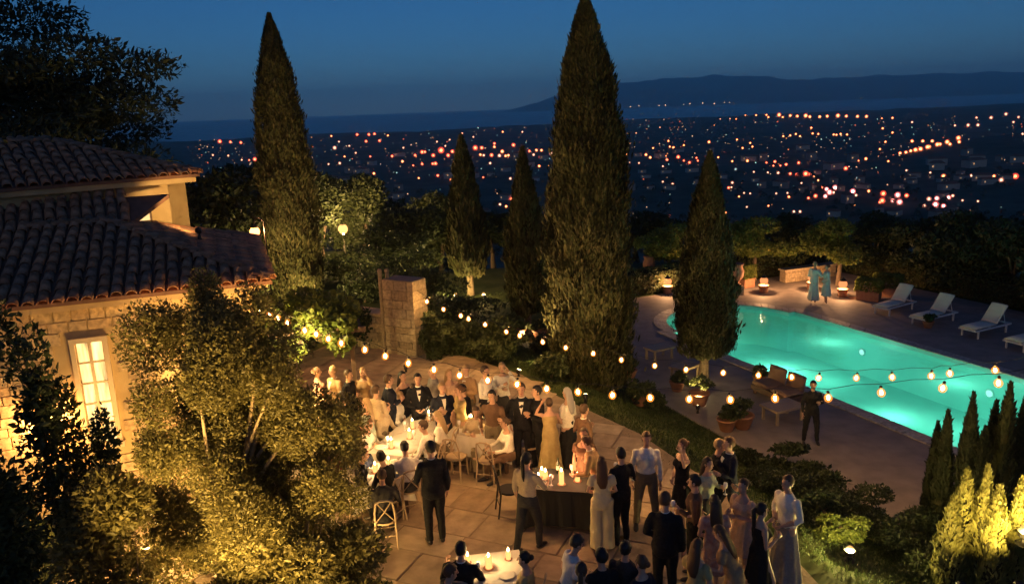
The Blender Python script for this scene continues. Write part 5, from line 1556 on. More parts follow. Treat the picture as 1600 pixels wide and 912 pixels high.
    if top in ('shirt', 'blouse', 'tee'):
        g_ = MB(); torso(g_, .014, .0, .535 if top != 'blouse' else .49); sleeve(g_, 0.0, 'short' if top == 'tee' else sleeves)
        if fem:
            for s in (-1, 1): g_.ball(T(s * .07, .098, .345), (.07, .06, .066), 10, 7)
        REMESH.append((g_.build('shirt', CL[topc], root, smooth=True), gv, None))
        if top == 'shirt':
            c_ = MB(); c_.loft([(T(0, -.012, .475), .075, .078, X, Y), (T(0, -.008, .535), .064, .068, X, Y), (T(0, -.008, .53), .054, .058, X, Y), (T(0, -.012, .47), .06, .06, X, Y)], 14, cap=False); c_.build('collar', CL[topc], root, smooth=True)
    elif top == 'suit':
        g_ = MB(); torso(g_, .026, -.13, .535, .12); sleeve(g_, .008, 'long')
        REMESH.append((g_.build('jacket', CL[topc], root, smooth=True), gv, None))
        c_ = MB(); c_.loft([(T(0, -.012, .475), .073, .076, X, Y), (T(0, -.008, .55), .062, .066, X, Y), (T(0, -.008, .545), .054, .058, X, Y), (T(0, -.012, .47), .06, .06, X, Y)], 14, cap=False); c_.build('shirt_collar', CL['white'], root, smooth=True)
        v_ = MB(); q_ = [T(-.045, .112, .475), T(.045, .112, .475), T(.028, .158, .36), T(0, .166, .24), T(-.028, .158, .36)]
        v_.add(q_ + [x - Y * .03 for x in q_], [(0, 4, 3, 2, 1), (5, 6, 7, 8, 9), (0, 1, 6, 5), (1, 2, 7, 6), (2, 3, 8, 7), (3, 4, 9, 8), (4, 0, 5, 9)]); v_.build('shirt_front', CL['white'], root)
    elif top in ('dress', 'longdress', 'robe', 'jumpsuit'):
        g_ = MB(); torso(g_, .014 if top != 'robe' else .035, -.13, .44 if top != 'robe' else .49)
        if fem and top != 'robe':
            for s in (-1, 1): g_.ball(T(s * .07, .096, .345), (.068, .058, .064), 10, 7)
        if top == 'robe': sleeve(g_, .022, 'long')
        elif sleeves in ('long', 'short', 'rolled'): sleeve(g_, .004, sleeves)
        if top == 'jumpsuit': legs_(g_, .012, .055)
        else: skirt(g_, {'dress': .5, 'longdress': .05, 'robe': .36 if fem else .12}[top], {'dress': .23, 'longdress': .27, 'robe': .25}[top], .16)
        REMESH.append((g_.build('robe' if top == 'robe' else ('jumpsuit' if top == 'jumpsuit' else 'dress'), CL[topc], root, smooth=True), gv * .85, None))
        if top in ('robe', 'jumpsuit'):
            bl = MB(); bl.loft([(T(0, 0, z), rr, rr * .74, X, Y) for z, rr in ((.13, .176 if top == 'robe' else .15), (.17, .178 if top == 'robe' else .152))], 18); bl.build('belt', CL[topc], root, smooth=True)
    # hair
    hb = MB(); n, m = 18, 12; vv = []; keep = {}
    gr = random.Random(int(h * 1000 + p[0] * 91 + p[1] * 57))
    low = {'short': -.045, 'long': -.1, 'bun': -.05, 'tail': -.05, 'crop': -.01}.get(hair, -.045)
    for j in range(m + 1):
        t = math.pi * j / m
        for k in range(n):
            a = 2 * math.pi * k / n
            q = 1 + gr.uniform(-.045, .075)
            vv.append(Vector((.083 * hs * q * math.sin(t) * math.cos(a), -.014 + .103 * hs * q * math.sin(t) * math.sin(a), .03 + .106 * hs * q * math.cos(t))))
    ff = []
    for j in range(m):
        for k in range(n):
            idx = (j * n + k, (j + 1) * n + k, (j + 1) * n + (k + 1) % n, j * n + (k + 1) % n)
            c_ = sum((vv[i] for i in idx), Vector()) / 4
            if c_.z < low: continue
            if c_.y > .02 and c_.z < (.09 if c_.y > .05 else .062): continue
            ff.append(idx)
    hb.add([Hd(*q) for q in vv], ff)
    if hair == 'long': hb.loft([(Hd(0, -.05, .06), .082, .05, Rh @ Vector((1, 0, 0)), Rh @ Vector((0, 1, 0))), (Hd(0, -.07, -.04), .092, .055, X, Y), (T(0, -.085, .5), .1, .045, X, Y), (T(0, -.11, .38), .095, .035, X, Y), (T(.01, -.115, .28), .05, .02, X, Y)], 12)
    if hair == 'bun': hb.ball(Hd(0, -.115, .03), (.045, .04, .045), 10, 7)
    if hair == 'tail': hb.tube([Hd(0, -.1, .04), Hd(0, -.14, .01), Hd(0, -.13, -.08), T(0, -.11, .45), T(.01, -.11, .36)], [.03, .035, .034, .028, .012], 8)
    hb.build('hair', HAIR[hairc], root, smooth=True)
    if shoes:
        for i, (h_, k_, a_) in enumerate(leg):
            s_ = MB(); f0 = Vector((a_.x, a_.y - .055, 0)); sg = -.02 if i == 0 else .02
            secs = [(0, .03, .03, .05), (.03, .038, .045, .05), (.1, .042, .05, .05), (.17, .047, .034, .034), (.225, .042, .026, .026), (.255, .02, .015, .018)]
            s_.loft([(f0 + Vector((sg * d_ / .25, d_, zc)), w_, hh_, (1, 0, 0), (0, 0, 1)) for d_, w_, hh_, zc in secs], 10)
            s_.build('shoe', SANDAL if fem and top in ('longdress', 'jumpsuit', 'robe') else SHOE, root, smooth=True)
    if holds:
        i = 0 if holds == 'L' else 1
        w_ = arm[i][2]; d = (arm[i][2] - arm[i][1]).normalized()
        q = Vector((w_ + d * .085 + Rt @ Vector((0, .03, -.02))))
        M = Matrix.Translation(root.location) @ Matrix.Rotation(root.rotation_euler.z, 4, 'Z') @ Matrix.Scale(sc, 4)
        wineglass(M @ (q - Vector((0, 0, .1))), 'wine glass held by ' + label.split(' ', 1)[1][:48].rsplit(' ', 1)[0] if False else 'wine glass in the hand of ' + ' '.join(label.split()[:9]), 'glasses held by guests')
    return root

def spot(px, py, h, sit=False, z=FZ):
    """where someone of that height stands whose crown shows at the point"""
    p = G(px, py, z + (h * .775 if sit else h)); return Vector((p.x, p.y, z))
def stand(px, py, face, h, label, z=FZ, **k): return person(spot(px, py, h, z=z), R(face), h, label, **k)
def sitter(px, py, face, h, label, ch=True, **k):
    p = spot(px, py, h, True); f = R(face)
    if ch:
        chair(p.x + math.cos(f) * .03, p.y + math.sin(f) * .03, f, 'chair under the ' + ' '.join(label.split()[:10]))
    return person(Vector((p.x, p.y, FZ - .0)), f, h, label, legs='sit', **k)

D = dict
# nearest, standing
stand(672, 690, 108, 1.86, 'tall man in a black suit standing with his back turned, holding a glass', arms=('drink', 'down'), top='suit', topc='black', botc='black', hairc='black', look=.35, holds='L', vox=.018)
stand(1010, 675, -94, 1.77, 'man in a white shirt and khaki trousers facing the camera', topc='white', botc='khaki', hairc='chestnut', legs='wide', vox=.018, nod=.15)
stand(940, 714, 88, 1.66, 'long haired woman in a cream wide-legged jumpsuit, from behind', arms=('front', 'front'), top='jumpsuit', topc='cream', bottom='none', hair='long', hairc='chestnut', female=True, sleeves='short', vox=.018)
stand(970, 700, 118, 1.73, 'man dressed in black beside the woman in the cream jumpsuit', arms=('fold', 'drink'), topc='black', botc='black', hairc='black', holds='R')
stand(822, 708, 55, 1.75, 'waiter in a beige shirt with tied back hair at the black table', arms=('down', 'table'), topc='beige', botc='charcoal', hair='tail', hairc='black', legs='step', sleeves='rolled', vox=.018)
stand(1040, 770, 72, 1.8, 'man in a dark suit with his back turned at the lower right', arms=('front', 'down'), top='suit', topc='black', botc='black', hairc='chestnut', look=-.5, vox=.018)
stand(1232, 743, 205, 1.75, 'guest in a pale shirt and long grey skirt beside the ground light at right', arms=('front', 'front'), topc='ivory', bottom='longskirt', botc='grey', hairc='chestnut', hair='short', sleeves='rolled', vox=.018)
stand(1067, 686, 200, 1.68, 'woman in a short black dress raising a hand to her hair', arms=('up', 'front'), top='dress', topc='black', bottom='none', hair='bun', hairc='chestnut', female=True, sleeves='none')
stand(1106, 714, -50, 1.64, 'woman in a sage green blouse beside the couple in black', arms=('drink', 'down'), top='blouse', topc='sage', botc='charcoal', hair='long', hairc='brown', female=True, holds='L')
stand(1140, 683, 190, 1.78, 'man in a dark suit and open white collar facing left', arms=('talk', 'down'), top='suit', topc='navy', botc='navy', hairc='chestnut', legs='step')
stand(1119, 686, -10, 1.7, 'fair haired man in black leaning in to the man in the suit', arms=('drink', 'around'), topc='black', botc='black', hairc='fair', lean=.08)
stand(1117, 774, 95, 1.68, 'long haired woman in a rose patterned dress seen from behind', arms=('front', 'down'), top='dress', topc='rose', bottom='none', hair='long', hairc='brown', female=True, sleeves='short', legs='step')
stand(1150, 822, 150, 1.62, 'woman in a tan dress bending forward at the lower right', arms=('talk', 'table'), top='dress', topc='tan', bottom='none', hair='long', hairc='chestnut', female=True, sleeves='short', lean=.35)
stand(1190, 786, 10, 1.68, 'dark dressed woman with tied hair beside the guest in the grey skirt', arms=('talk', 'drink'), top='dress', topc='black', bottom='none', hair='tail', hairc='black', female=True, sleeves='none', legs='step')
# second row
stand(814, 599, -95, 1.84, 'left of two men in black standing by the middle white table', arms=('drink', 'pocket'), top='suit', topc='black', botc='black', hairc='brown')
stand(839, 603, 200, 1.8, 'right of two men in black standing by the middle white table', arms=('fold', 'drink'), topc='black', botc='black', hairc='black', legs='ease')
stand(858, 622, 95, 1.66, 'woman in a long golden beige dress with her arms raised', arms=('up', 'talk'), top='longdress', topc='gold', bottom='none', hair='bun', hairc='brown', female=True, sleeves='none')
stand(886, 606, 140, 1.73, 'white haired woman in a pale shawl and dark skirt', arms=('fold', 'front'), top='blouse', topc='ivory', bottom='longskirt', botc='black', hair='long', hairc='grey', female=True)
stand(934, 680, 165, 1.66, 'person in a tan jacket leaning towards the black table', arms=('table', 'talk'), top='suit', topc='tan', botc='brown', hairc='chestnut', lean=.3)
stand(912, 668, 250, 1.64, 'woman in a brown dress behind the person in the tan jacket', arms=('drink', 'down'), top='dress', topc='brown', bottom='none', hair='long', hairc='brown', female=True, sleeves='short')
# back row
stand(784, 566, -92, 1.7, 'woman in an ivory blouse with a hand lifted, far end of the patio', arms=('up', 'fold'), top='blouse', topc='ivory', bottom='longskirt', botc='charcoal', hair='bun', hairc='fair', female=True)
stand(757, 572, -30, 1.74, 'man in a white shirt left of the woman in the ivory blouse', arms=('talk', 'fold'), topc='white', botc='black', hairc='brown')
stand(728, 570, -120, 1.72, 'man in a tan jacket in the back row', arms=('fold', 'fold'), top='suit', topc='tan', botc='khaki', hairc='fair')
stand(701, 577, -60, 1.66, 'woman in a peach dress in the back row', arms=('drink', 'down'), top='longdress', topc='peach', bottom='none', hair='long', hairc='fair', female=True, sleeves='short')
stand(676, 573, 210, 1.74, 'man in a grey shirt in the back row', arms=('hip', 'drink'), topc='grey', botc='khaki', hairc='brown')
stand(652, 584, -80, 1.76, 'man in a black suit behind the long table', arms=('front', 'front'), top='suit', topc='black', botc='black', hairc='black')
stand(628, 580, -40, 1.72, 'woman in a black dress below the stone pier', arms=('drink', 'down'), top='longdress', topc='black', bottom='none', hair='long', hairc='black', female=True, sleeves='none')
stand(606, 586, 20, 1.78, 'man in a navy suit left of the woman under the pier', arms=('pocket', 'drink'), top='suit', topc='navy', botc='navy', hairc='brown')
stand(566, 574, -100, 1.66, 'fair haired woman in a tan blouse near the arbour', arms=('up', 'front'), top='blouse', topc='tan', bottom='longskirt', botc='brown', hair='long', hairc='fair', female=True)
stand(543, 578, -20, 1.74, 'man in black beside the fair haired woman near the arbour', arms=('down', 'fold'), topc='black', botc='black', hairc='brown')
stand(520, 572, 230, 1.74, 'man in a tan jacket under the arbour edge', arms=('talk', 'down'), top='suit', topc='tan', botc='brown', hairc='fair')
stand(494, 574, 10, 1.68, 'woman in a rose dress at the arbour', arms=('drink', 'hip'), top='dress', topc='rose', bottom='none', hair='bun', hairc='chestnut', female=True, sleeves='short')
stand(535, 612, 140, 1.78, 'man in a black suit at the head of the left hand group', arms=('down', 'talk'), top='suit', topc='black', botc='black', hairc='black', legs='ease')
stand(512, 618, -60, 1.7, 'woman in a wine red dress in the left hand group', arms=('fold', 'drink'), top='longdress', topc='wine', bottom='none', hair='long', hairc='black', female=True, sleeves='none')
stand(545, 650, 60, 1.74, 'man in charcoal standing alone before the left hand group', arms=('pocket', 'pocket'), topc='charcoal', botc='black', hairc='brown')
# seated at the long table
lt = [(0, 'white', 'black', 'short', 'brown', False, 'man in a white shirt seated nearest on the right of the long table'), (2, 'ivory', 'khaki', 'long', 'fair', True, 'fair woman in ivory seated second on the right of the long table'),
      (4, 'peach', 'brown', 'bun', 'brown', True, 'woman in peach seated third on the right of the long table'), (6, 'black', 'black', 'short', 'black', False, 'man in black seated farthest on the right of the long table'),
      (1, 'ivory', 'charcoal', 'long', 'chestnut', True, 'woman in an ivory dress seated nearest on the left of the long table'), (3, 'beige', 'khaki', 'short', 'brown', False, 'man in beige seated second on the left of the long table'),
      (5, 'white', 'black', 'short', 'fair', False, 'fair man in white seated third on the left of the long table'), (7, 'rose', 'brown', 'long', 'brown', True, 'woman in rose seated farthest on the left of the long table')]
for i, tc_, bc_, ha, hcx, fm, lab in lt:
    q, f_ = LONG_SEATS[i]
    person(Vector((q.x, q.y, FZ)), f_, 1.66 if fm else 1.75, lab, legs='sit', arms=(('table', 'lap'), ('table', 'drink'), ('fold', 'table'))[i % 3], top='blouse' if fm else 'shirt', topc=tc_, botc=bc_, hair=ha, hairc=hcx, female=fm, lean=.12, look=(.3, -.3, .1)[i % 3])
# seated at the small left table
sitter(634, 693, 112, 1.76, 'man in a white shirt seated with his back to the camera at left', arms=('table', 'table'), topc='white', botc='charcoal', hairc='black', lean=.1, vox=.018)
sitter(604, 706, 150, 1.76, 'dark dressed man seated in the middle of the left table group', arms=('table', 'lap'), topc='black', botc='black', hairc='black', lean=.12, look=-.5)
sitter(596, 738, 100, 1.72, 'man in a charcoal waistcoat seated nearest at the left table', arms=('lap', 'table'), topc='charcoal', botc='black', hairc='brown', lean=.15)
sitter(556, 702, 10, 1.72, 'man in black seated at the far left of the left table', arms=('table', 'table'), topc='black', botc='black', hairc='black', lean=.1)
sitter(566, 690, -30, 1.64, 'woman in dark clothes seated behind the man at the far left', arms=('lap', 'table'), top='blouse', topc='navy', botc='black', hair='long', hairc='black', female=True)
# the middle table
sitter(792, 652, 200, 1.68, 'woman in ivory seated at the right end of the middle white table', ch=False, arms=('table', 'table'), top='blouse', topc='ivory', botc='brown', hair='bun', hairc='brown', female=True)
sitter(742, 632, -80, 1.72, 'man in a beige shirt seated behind the middle white table', arms=('table', 'drink'), topc='beige', botc='khaki', hairc='brown', lean=.1)
# along the bottom edge
sitter(718, 850, 80, 1.76, 'dark haired man in black at the bottom edge beside the candle table', arms=('talk', 'table'), top='suit', topc='black', botc='black', hairc='black', vox=.018)
sitter(824, 862, 170, 1.68, 'woman in a golden top seated right of the bottom edge table', arms=('table', 'lap'), top='blouse', topc='gold', botc='brown', hair='bun', hairc='black', female=True, vox=.018)
stand(885, 838, 15, 1.7, 'man in a white tee shirt at the bottom edge, in profile', arms=('front', 'drink'), top='tee', topc='white', botc='khaki', hairc='brown', lean=.2, nod=.2, vox=.018)
stand(940, 858, 110, 1.72, 'man in black at the bottom edge, right of the white tee shirt', arms=('front', 'front'), topc='black', botc='black', hairc='black', vox=.018)
stand(977, 846, 60, 1.68, 'dark haired man in charcoal at the bottom edge, cut by the frame', arms=('fold', 'front'), topc='charcoal', botc='black', hairc='black', vox=.018)
stand(1003, 868, 130, 1.64, 'woman in navy at the bottom edge left of the dark suit', arms=('front', 'front'), top='blouse', topc='navy', botc='black', hair='bun', hairc='chestnut', female=True, vox=.018)
# more of the crowd
stand(1086, 742, 160, 1.74, 'man in a brown shirt between the black dress and the rose dress', arms=('drink', 'down'), topc='brown', botc='black', hairc='black', holds='L')
stand(1162, 748, 215, 1.7, 'woman in a peach dress at the edge of the bank', arms=('fold', 'drink'), top='dress', topc='peach', bottom='none', hair='bun', hairc='brown', female=True, sleeves='short')
stand(1090, 842, 40, 1.66, 'woman in a golden dress at the bottom edge right of the dark suit', arms=('talk', 'front'), top='dress', topc='gold', bottom='none', hair='long', hairc='chestnut', female=True, sleeves='short', vox=.018)
stand(908, 880, 80, 1.7, 'woman in ivory at the bottom edge just right of the white tee shirt', arms=('front', 'front'), top='blouse', topc='ivory', botc='brown', hair='tail', hairc='brown', female=True, vox=.018)
sitter(690, 884, 20, 1.72, 'man in charcoal seated left of the bottom edge table', arms=('table', 'table'), topc='charcoal', botc='black', hairc='chestnut', lean=.1, vox=.018)
stand(586, 602, 60, 1.74, 'man in a beige shirt between the pier group and the arbour group', arms=('pocket', 'drink'), topc='beige', botc='khaki', hairc='brown')
stand(572, 622, 170, 1.66, 'woman in a sage dress in front of the arbour group', arms=('drink', 'down'), top='dress', topc='sage', bottom='none', hair='long', hairc='fair', female=True, sleeves='short')
stand(690, 598, -70, 1.7, 'man in a navy jacket standing behind the far end of the long table', arms=('fold', 'drink'), top='suit', topc='navy', botc='charcoal', hairc='fair')
stand(718, 602, 200, 1.64, 'woman in a golden top behind the middle white table', arms=('up', 'fold'), top='blouse', topc='gold', bottom='longskirt', botc='beige', hair='bun', hairc='chestnut', female=True)
stand(768, 610, 250, 1.75, 'man in a brown shirt close behind the middle white table', arms=('talk', 'pocket'), topc='brown', botc='khaki', hairc='black')
stand(912, 632, 30, 1.7, 'man in a brown jacket near the foot of the tallest cypress', arms=('drink', 'pocket'), top='suit', topc='brown', botc='black', hairc='brown')
# by the pool
stand(1271, 595, -100, 1.66, 'man dressed in black standing alone on the near side of the pool', z=ZT + .003, arms=('drink', 'down'), topc='black', botc='black', hairc='black', legs='wide', group='people by the pool')
stand(1274, 409, 30, 1.76, 'left of two people in pale bathrobes at the end of the pool', z=ZT + .003, arms=('front', 'talk'), top='robe', topc='robe', bottom='none', hairc='fair', skin=1, shoes=False, group='people by the pool')
stand(1293, 413, 170, 1.68, 'right of two people in pale bathrobes at the end of the pool', z=ZT + .003, arms=('front', 'talk'), top='robe', topc='robe', bottom='none', hair='bun', hairc='chestnut', female=True, shoes=False, group='people by the pool')

for ch in list(CHAIR.children): bpy.data.objects.remove(ch)
bpy.data.objects.remove(CHAIR)

# turn the joined shapes into one continuous skin each
def finish_people():
    for o, vx, ex in REMESH:
        m = o.modifiers.new('remesh', 'REMESH'); m.mode = 'VOXEL'; m.voxel_size = vx; m.use_smooth_shade = True
        s = o.modifiers.new('smooth', 'SMOOTH'); s.factor = .5; s.iterations = 3
    bpy.context.view_layer.update()
    dg = bpy.context.evaluated_depsgraph_get()
    for o, vx, ex in REMESH:
        me = bpy.data.meshes.new_from_object(o.evaluated_get(dg))
        o.modifiers.clear()
        old = o.data
        if ex is not None:
            n = len(me.vertices); co = np.empty(n * 3, np.float32); me.vertices.foreach_get('co', co)
            b = MB(); b.v = [tuple(q) for q in co.reshape(-1, 3)]; b.f = [tuple(p.vertices) for p in me.polygons]; b.m = [0] * len(b.f)
            k = len(b.v); b.v += ex.v; b.f += [tuple(i + k for i in f) for f in ex.f]; b.m += ex.m
            me2 = b.mesh('body', list(old.materials), True); bpy.data.meshes.remove(me); me = me2
        if ex is None:                                    # folds in the cloth
            n = len(me.vertices); co = np.empty(n * 3, np.float32); me.vertices.foreach_get('co', co); co = co.reshape(-1, 3)
            no = np.empty(n * 3, np.float32); me.vertices.foreach_get('normal', no); no = no.reshape(-1, 3)
            g = np.random.default_rng(n); f = np.zeros(n)
            for q in range(5):
                k = g.normal(size=3) * np.array([1, 1, .55]); k *= g.uniform(22, 48) / np.linalg.norm(k)
                w_ = np.sin(co @ k + g.uniform(0, 6) + 1.5 * np.sin(co @ (g.normal(size=3) * 9)))
                f += np.sign(w_) * np.abs(w_) ** .7 * g.uniform(.4, 1)
            co = co + no * (f * .0028)[:, None]
            me.vertices.foreach_set('co', co.astype(np.float32).ravel()); me.update()
        me.name = old.name
        o.data = me
finish_people()

# ------------------------------------------------------------------ the town in the valley
CITY1 = "643,233,2,o;680,232,2,o;687,240,2,o;725,235,4,o;738,240,2,o;765,236,3,o;790,238,3,o;820,238,4,o;835,240,3,o;870,240,3,o;897,238,3,o;935,238,4,o;965,238,3,o;1005,239,3,o;1037,239,3,o;1092,243,1,o;1130,243,2,o;1200,258,2,w;550,244,1,w;515,245,1,w;572,245,1,o;605,232,1,o;1353,270,2,w;1400,270,3,w;1435,270,3,w;1430,242,2,w;1482,244,3,w;1535,231,3,w;1562,258,2,w;1580,240,2,w;1595,300,2,w;740,308,2,o;765,305,2,o;785,300,2,o;800,308,2,o;840,278,2,o;845,298,2,o;865,300,2,o;920,302,2,o;930,303,2,o;945,300,2,o;968,302,2,o;1095,280,2,o;1130,295,2,o;1105,328,2,o;1085,354,2,o;1157,370,3,o;1178,367,3,o;1195,362,3,o;1212,360,4,o;1230,357,4,o;1255,350,4,o;1262,347,3,o;1290,341,4,o;1325,332,4,o;1335,338,3,o;1365,318,4,o;1368,330,3,o;1200,327,3,o;1238,327,3,o;1272,327,3,o;1300,338,3,o;215,295,1,w;300,275,1,w;330,325,2,o;335,345,2,o;348,350,3,o;275,350,2,o;250,375,3,o;265,385,3,o;320,378,2,o;325,393,3,r;365,385,4,r;385,395,2,r;405,403,3,r;430,385,2,r;435,395,2,r;475,330,3,o;385,340,2,o;180,373,3,o;225,403,2,w;310,415,2,w;480,397,2,r;508,383,2,o;558,397,2,o;575,320,2,o;595,350,2,o;622,332,2,o;630,345,2,o;612,397,3,o;680,402,2,r;710,400,3,r;705,413,2,r;730,413,2,r;750,410,3,r;795,404,3,r;635,435,2,w;685,437,2,w;722,440,3,w;765,443,3,r;788,446,3,r;820,447,5,r;835,445,3,r;850,452,2,o;865,465,2,o;963,426,4,r;1035,390,3,o;1008,395,2,o;975,415,1,w;905,420,3,g;570,427,3,g;1005,458,3,g;545,493,3,r;558,475,3,w;555,490,2,w;600,510,2,w;622,512,2,w;582,523,2,o;650,480,2,g;715,512,2,w;760,525,3,o;755,510,2,w;845,488,4,r;855,524,4,r;830,530,3,r;878,493,3,r;895,500,4,p;905,513,5,p;925,497,5,p;890,525,4,p;920,510,3,w;805,475,2,w;988,510,5,p;982,525,4,g;1000,520,3,w;1045,505,3,o;1097,518,5,r;1093,543,5,r;1085,545,3,r;1148,523,5,p;1130,540,4,p;1155,548,5,p;1180,523,4,r;1243,557,3,w;1260,535,4,w;1288,533,4,p;1283,557,5,p;1312,560,4,p;1330,530,4,p;1345,522,3,w;1380,537,2,w;1365,570,3,w;1410,572,2,w;1435,540,2,w;1312,454,4,o;1368,455,3,o;1412,450,3,w;1445,468,2,w;1480,468,3,o;1492,452,3,o;1518,468,4,w;1568,457,5,r;1205,458,3,o;1265,438,2,w;1180,430,2,w;1115,397,2,o;778,578,3,w;800,578,3,w;687,556,2,o;330,598,2,o;610,560,2,w;535,580,2,o;345,480,3,w;310,470,2,w"
CITY2 = "100,193,4,r;138,193,3,r;175,195,3,r;230,203,2,w;250,190,2,w;225,256,4,r;205,256,2,r;75,238,2,w;130,240,2,w;178,255,2,w;498,170,2,o;590,166,3,r;632,166,3,r;652,164,3,r;510,215,4,w;525,190,2,w;562,205,2,w;585,230,2,w;622,190,3,r;670,188,3,r;700,168,2,o;488,270,2,w;528,268,3,w;545,243,2,o;600,285,3,w;637,243,2,r;650,305,3,o;580,325,2,w;715,243,3,r;752,262,3,o;755,212,2,w;790,275,2,r;797,240,3,r;822,230,4,r;832,228,3,r;822,271,3,r;862,242,4,r;870,271,4,r;860,270,3,r;890,228,6,r;915,242,4,r;930,228,4,r;945,235,4,r;955,237,3,r;937,270,4,o;878,312,3,r;908,308,4,r;925,328,3,o;905,205,2,w;875,190,2,w;920,183,2,w;965,160,2,w;972,212,3,r;1005,173,2,w;1012,217,5,r;1035,215,4,r;1030,238,3,o;1042,240,3,w;1070,241,4,r;1080,198,3,r;1080,210,3,o;1098,243,4,w;1108,228,4,o;1120,242,3,o;1130,240,3,o;1148,205,4,r;1165,240,5,w;1178,240,5,w;1185,228,4,w;1205,225,3,r;1230,222,3,o;1248,222,3,o;1245,248,4,r;1220,238,3,w;1240,278,3,o;1282,235,4,w;1110,155,2,o;1180,155,2,w;880,403,3,w;890,403,2,w;1100,415,3,w;1122,422,3,o;1140,395,3,r;1137,323,3,w;1040,317,2,r;810,320,2,o;1085,365,2,w;1065,268,3,w"
TC = {'o': (1, .34, .10), 'r': (1, .18, .07), 'w': (1, .62, .34), 'p': (1, .40, .30), 'g': (.45, .9, .75)}
TL = {k: glow('town_' + k, c, {'o': 3.0, 'r': 2.6, 'w': 1.2, 'p': 4.5, 'g': .4}[k], sample='NONE') for k, c in TC.items()}
TH = {k: glow('town_globe_' + k, (c[0], c[1] * .45, c[2] * .6), {'w': .22, 'g': .12}.get(k, .42), .62, 'NONE') for k, c in TC.items()}  # soft halo round each town light painted as a glowing shell
TD = {k: glow('town_dim_' + k, c, .26, sample='NONE') for k, c in TC.items()}
DIAM = {0: 1.3, 1: 1.7, 2: 2.6, 3: 3.6, 4: 4.8, 5: 6.2, 6: 7.6}
def lamp_mesh(k):
    b = MB(); P = [(.08, -3.0), (.06, -.5), (.3, -.42), (.48, -.15), (.48, .15), (.3, .42), (.03, .5)]
    b.lathe((0, 0, 0), P, 7, 1)
    for i in range(7): b.m[i] = 0
    me = b.mesh('street_lamp', [iron_m, TL[k]], True)
    b = MB(); b.ball((0, 0, 0), 1.0, 10, 6)
    return me, b.mesh('globe', TH[k], True)
LM = {k: lamp_mesh(k) for k in TL}
NM = {'o': 'orange', 'r': 'red-orange', 'w': 'warm white', 'p': 'bright pinkish', 'g': 'pale green'}
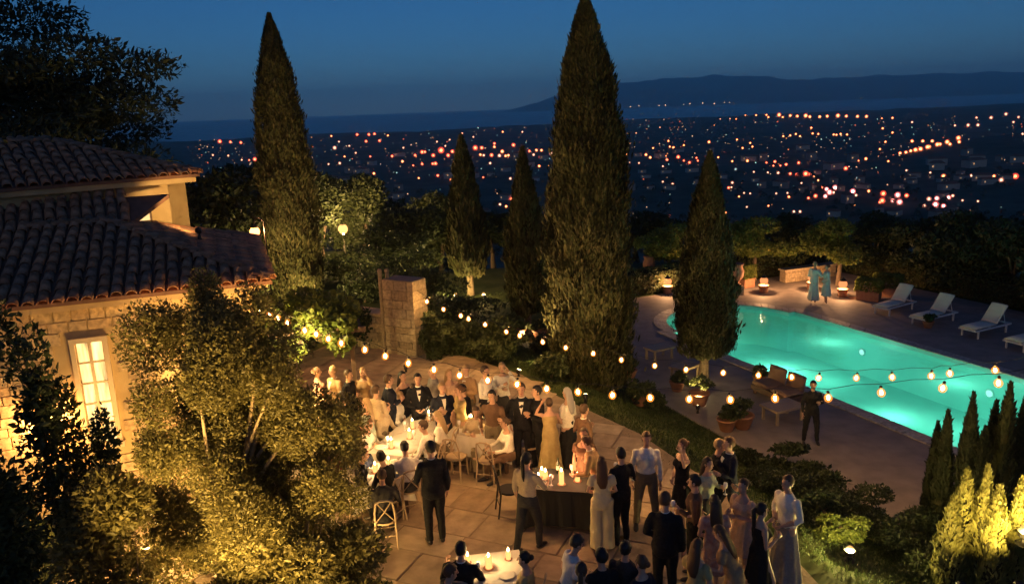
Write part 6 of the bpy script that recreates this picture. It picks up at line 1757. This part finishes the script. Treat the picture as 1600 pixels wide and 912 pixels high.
def town():
    spots = []
    for src, ox, oy in ((CITY1, 900, 80), (CITY2, 300, 140)):
        for e in src.split(';'):
            X, Y, s, c = e.split(','); spots.append((ox + float(X) / 2.2857, oy + float(Y) / 2.2857, int(s), c))
    spots.sort(key=lambda q: -q[2])
    spots = spots[:300]
    for px, py, s, c in spots:
        p = onland(px, py, 0.0)
        dist = (p - Vector((0, 0, HC))).length
        r_ = DIAM[s] * .68 * dist / FPX
        o = link('street_lamp', LM[c][0]); o.location = p + Vector((0, 0, r_ * .9)); o.scale = (r_, r_, r_)
        link('globe', LM[c][1], o)  # shell that carries the painted halo
        if py < 190 and px > 1150: where = 'in the bright row along the far edge of town'
        elif px > 1380 and 210 < py < 245: where = 'along the road climbing the dark hill at right'
        elif px > 1380 and py >= 245 and py < 290: where = 'strung along the lower road at far right'
        elif py > 290 and px > 1200: where = 'in the bright near cluster at the right of the valley'
        elif 600 < px < 860 and 225 < py < 265: where = 'in the dense centre of town behind the small cypresses'
        elif px < 420: where = 'at the far left of the valley beside the tall cypress'
        elif px < 620: where = 'in the valley left of centre'
        elif px < 1000: where = 'in the valley behind the middle of the garden'
        elif py < 240: where = 'high in the middle distance of the town'
        else: where = 'in the valley above the pool'
        tag(o, NM[c] + ' street light ' + where, 'street lamp', 'street lights of the valley town')
    # the countless small ones
    g = np.random.default_rng(12); V = []; Fc = []; Mi = []
    base = MB(); base.ball((0, 0, 0), 1.0, 6, 4); bv = np.array(base.v); tri = [f for f in base.f]
    n = 0; fl = []
    while n < 900:
        px = g.uniform(290, 1610); py = 182 + (px < 1000) * (1000 - px) * .045 + g.gamma(1.8, 32)
        if py > 372: continue
        if g.random() < .35 and not (abs(math.sin(px / 61) * math.sin(py / 23)) > .4): continue
        if px > 1420 and 215 < py < 300 and g.random() < .8: continue
        p = onland(px, py); dist = p.length
        if p.y > float(coast(p.x)) - 60 or dist < 330: continue
        r_ = g.choice([.6, .8, 1.1, 1.5], p=[.45, .3, .17, .08]) / 2 * 1.3 * dist / FPX
        k = len(V) * len(bv)
        V.append(bv * r_ + np.array(p) + np.array([0, 0, r_])); fl += [tuple(i + k for i in f) for f in tri]; Mi += [int(g.choice([0, 1, 2, 2, 3]))] * len(tri); n += 1
    V = np.concatenate(V)
    me = bpy.data.meshes.new('town_lights'); me.from_pydata([tuple(q) for q in V], [], fl)
    for k in ('o', 'r', 'w', 'g'): me.materials.append(TD[k])
    me.polygons.foreach_set('material_index', Mi); me.update()
    tag(link('town_lights', me), 'countless small lights scattered over the valley town', kind='stuff')
    # lights at the foot of the hills across the bay
    b = MB()
    for px in (960, 968, 985, 998, 1030, 1040, 1068, 1078, 1098, 1116, 1132, 1140, 1345, 855, 868):
        d = ray(px, 160 - (px - 960) * .008); t = 17300 / d.y; r_ = g.uniform(.5, .85) * t / FPX
        b.ball((d.x * t, 17300, ZP + 6 + r_ + g.uniform(0, 25)), r_, 6, 4)
    tag(b.build('shore_lights', TL['w']), 'faint string of lights on the far shore under the hills', kind='stuff')

def house_kinds():
    out = []
    wm = [mat('far_wall_a', (.42, .38, .3), .9), mat('far_wall_b', (.34, .28, .22), .9)]
    for k, (w, d, h) in enumerate(((11, 8, 5.5), (8, 8, 7.5), (18, 9, 6))):
        root = empty('house', (0, 0, 0), 0, 'x', 'house', 'houses of the valley town')
        b = MB(); b.box((0, 0, h / 2 - 2), (w, d, h + 4)); b.build('wall', wm[k % 2], root)
        b = MB(); z = h + .02; o_ = .6; r_ = 2.2
        b.add([(-w / 2 - o_, -d / 2 - o_, z), (w / 2 + o_, -d / 2 - o_, z), (w / 2 + o_, d / 2 + o_, z), (-w / 2 - o_, d / 2 + o_, z), (-w / 2 + d * .3, 0, z + r_), (w / 2 - d * .3, 0, z + r_)], [(0, 1, 5, 4), (2, 3, 4, 5), (1, 2, 5), (3, 0, 4), (3, 2, 1, 0)]); b.build('roof', pan_m, root)
        for i in range(1):
            b = MB(); b.box((-w * .28 + i * w * .28, -d / 2 - .03, h * .55), (1.3, .12, 1.7)); b.build('window', glow('far_window_added', (1, .6, .28), .10, sample='NONE'), root)  # lit window added so the otherwise dark house shows
        out.append(root)
    return out
def houses():
    kinds = house_kinds(); g = random.Random(21)
    for i in range(110):
        px = g.uniform(430, 1600); py = g.choice((g.uniform(232, 300), g.uniform(250, 345)))
        p = onland(px, py); dist = p.length
        if dist < 360 or dist > 3500: continue
        c = copy_tree(kinds[i % 3]); s = g.uniform(.85, 1.35) * (1 if dist < 1500 else 1.5); c.scale = (s, s, s)
        c.location = (p.x, p.y, float(terrain(p.x, p.y))); c.rotation_euler = (0, 0, g.uniform(-.8, .8))
        c['label'] = ('long low' if i % 3 == 2 else 'small' if i % 3 == 0 else 'square tall') + ' pale house among the dark trees of the valley'
    for k in kinds:
        for ch in list(k.children): bpy.data.objects.remove(ch)
        bpy.data.objects.remove(k)
town()
houses()
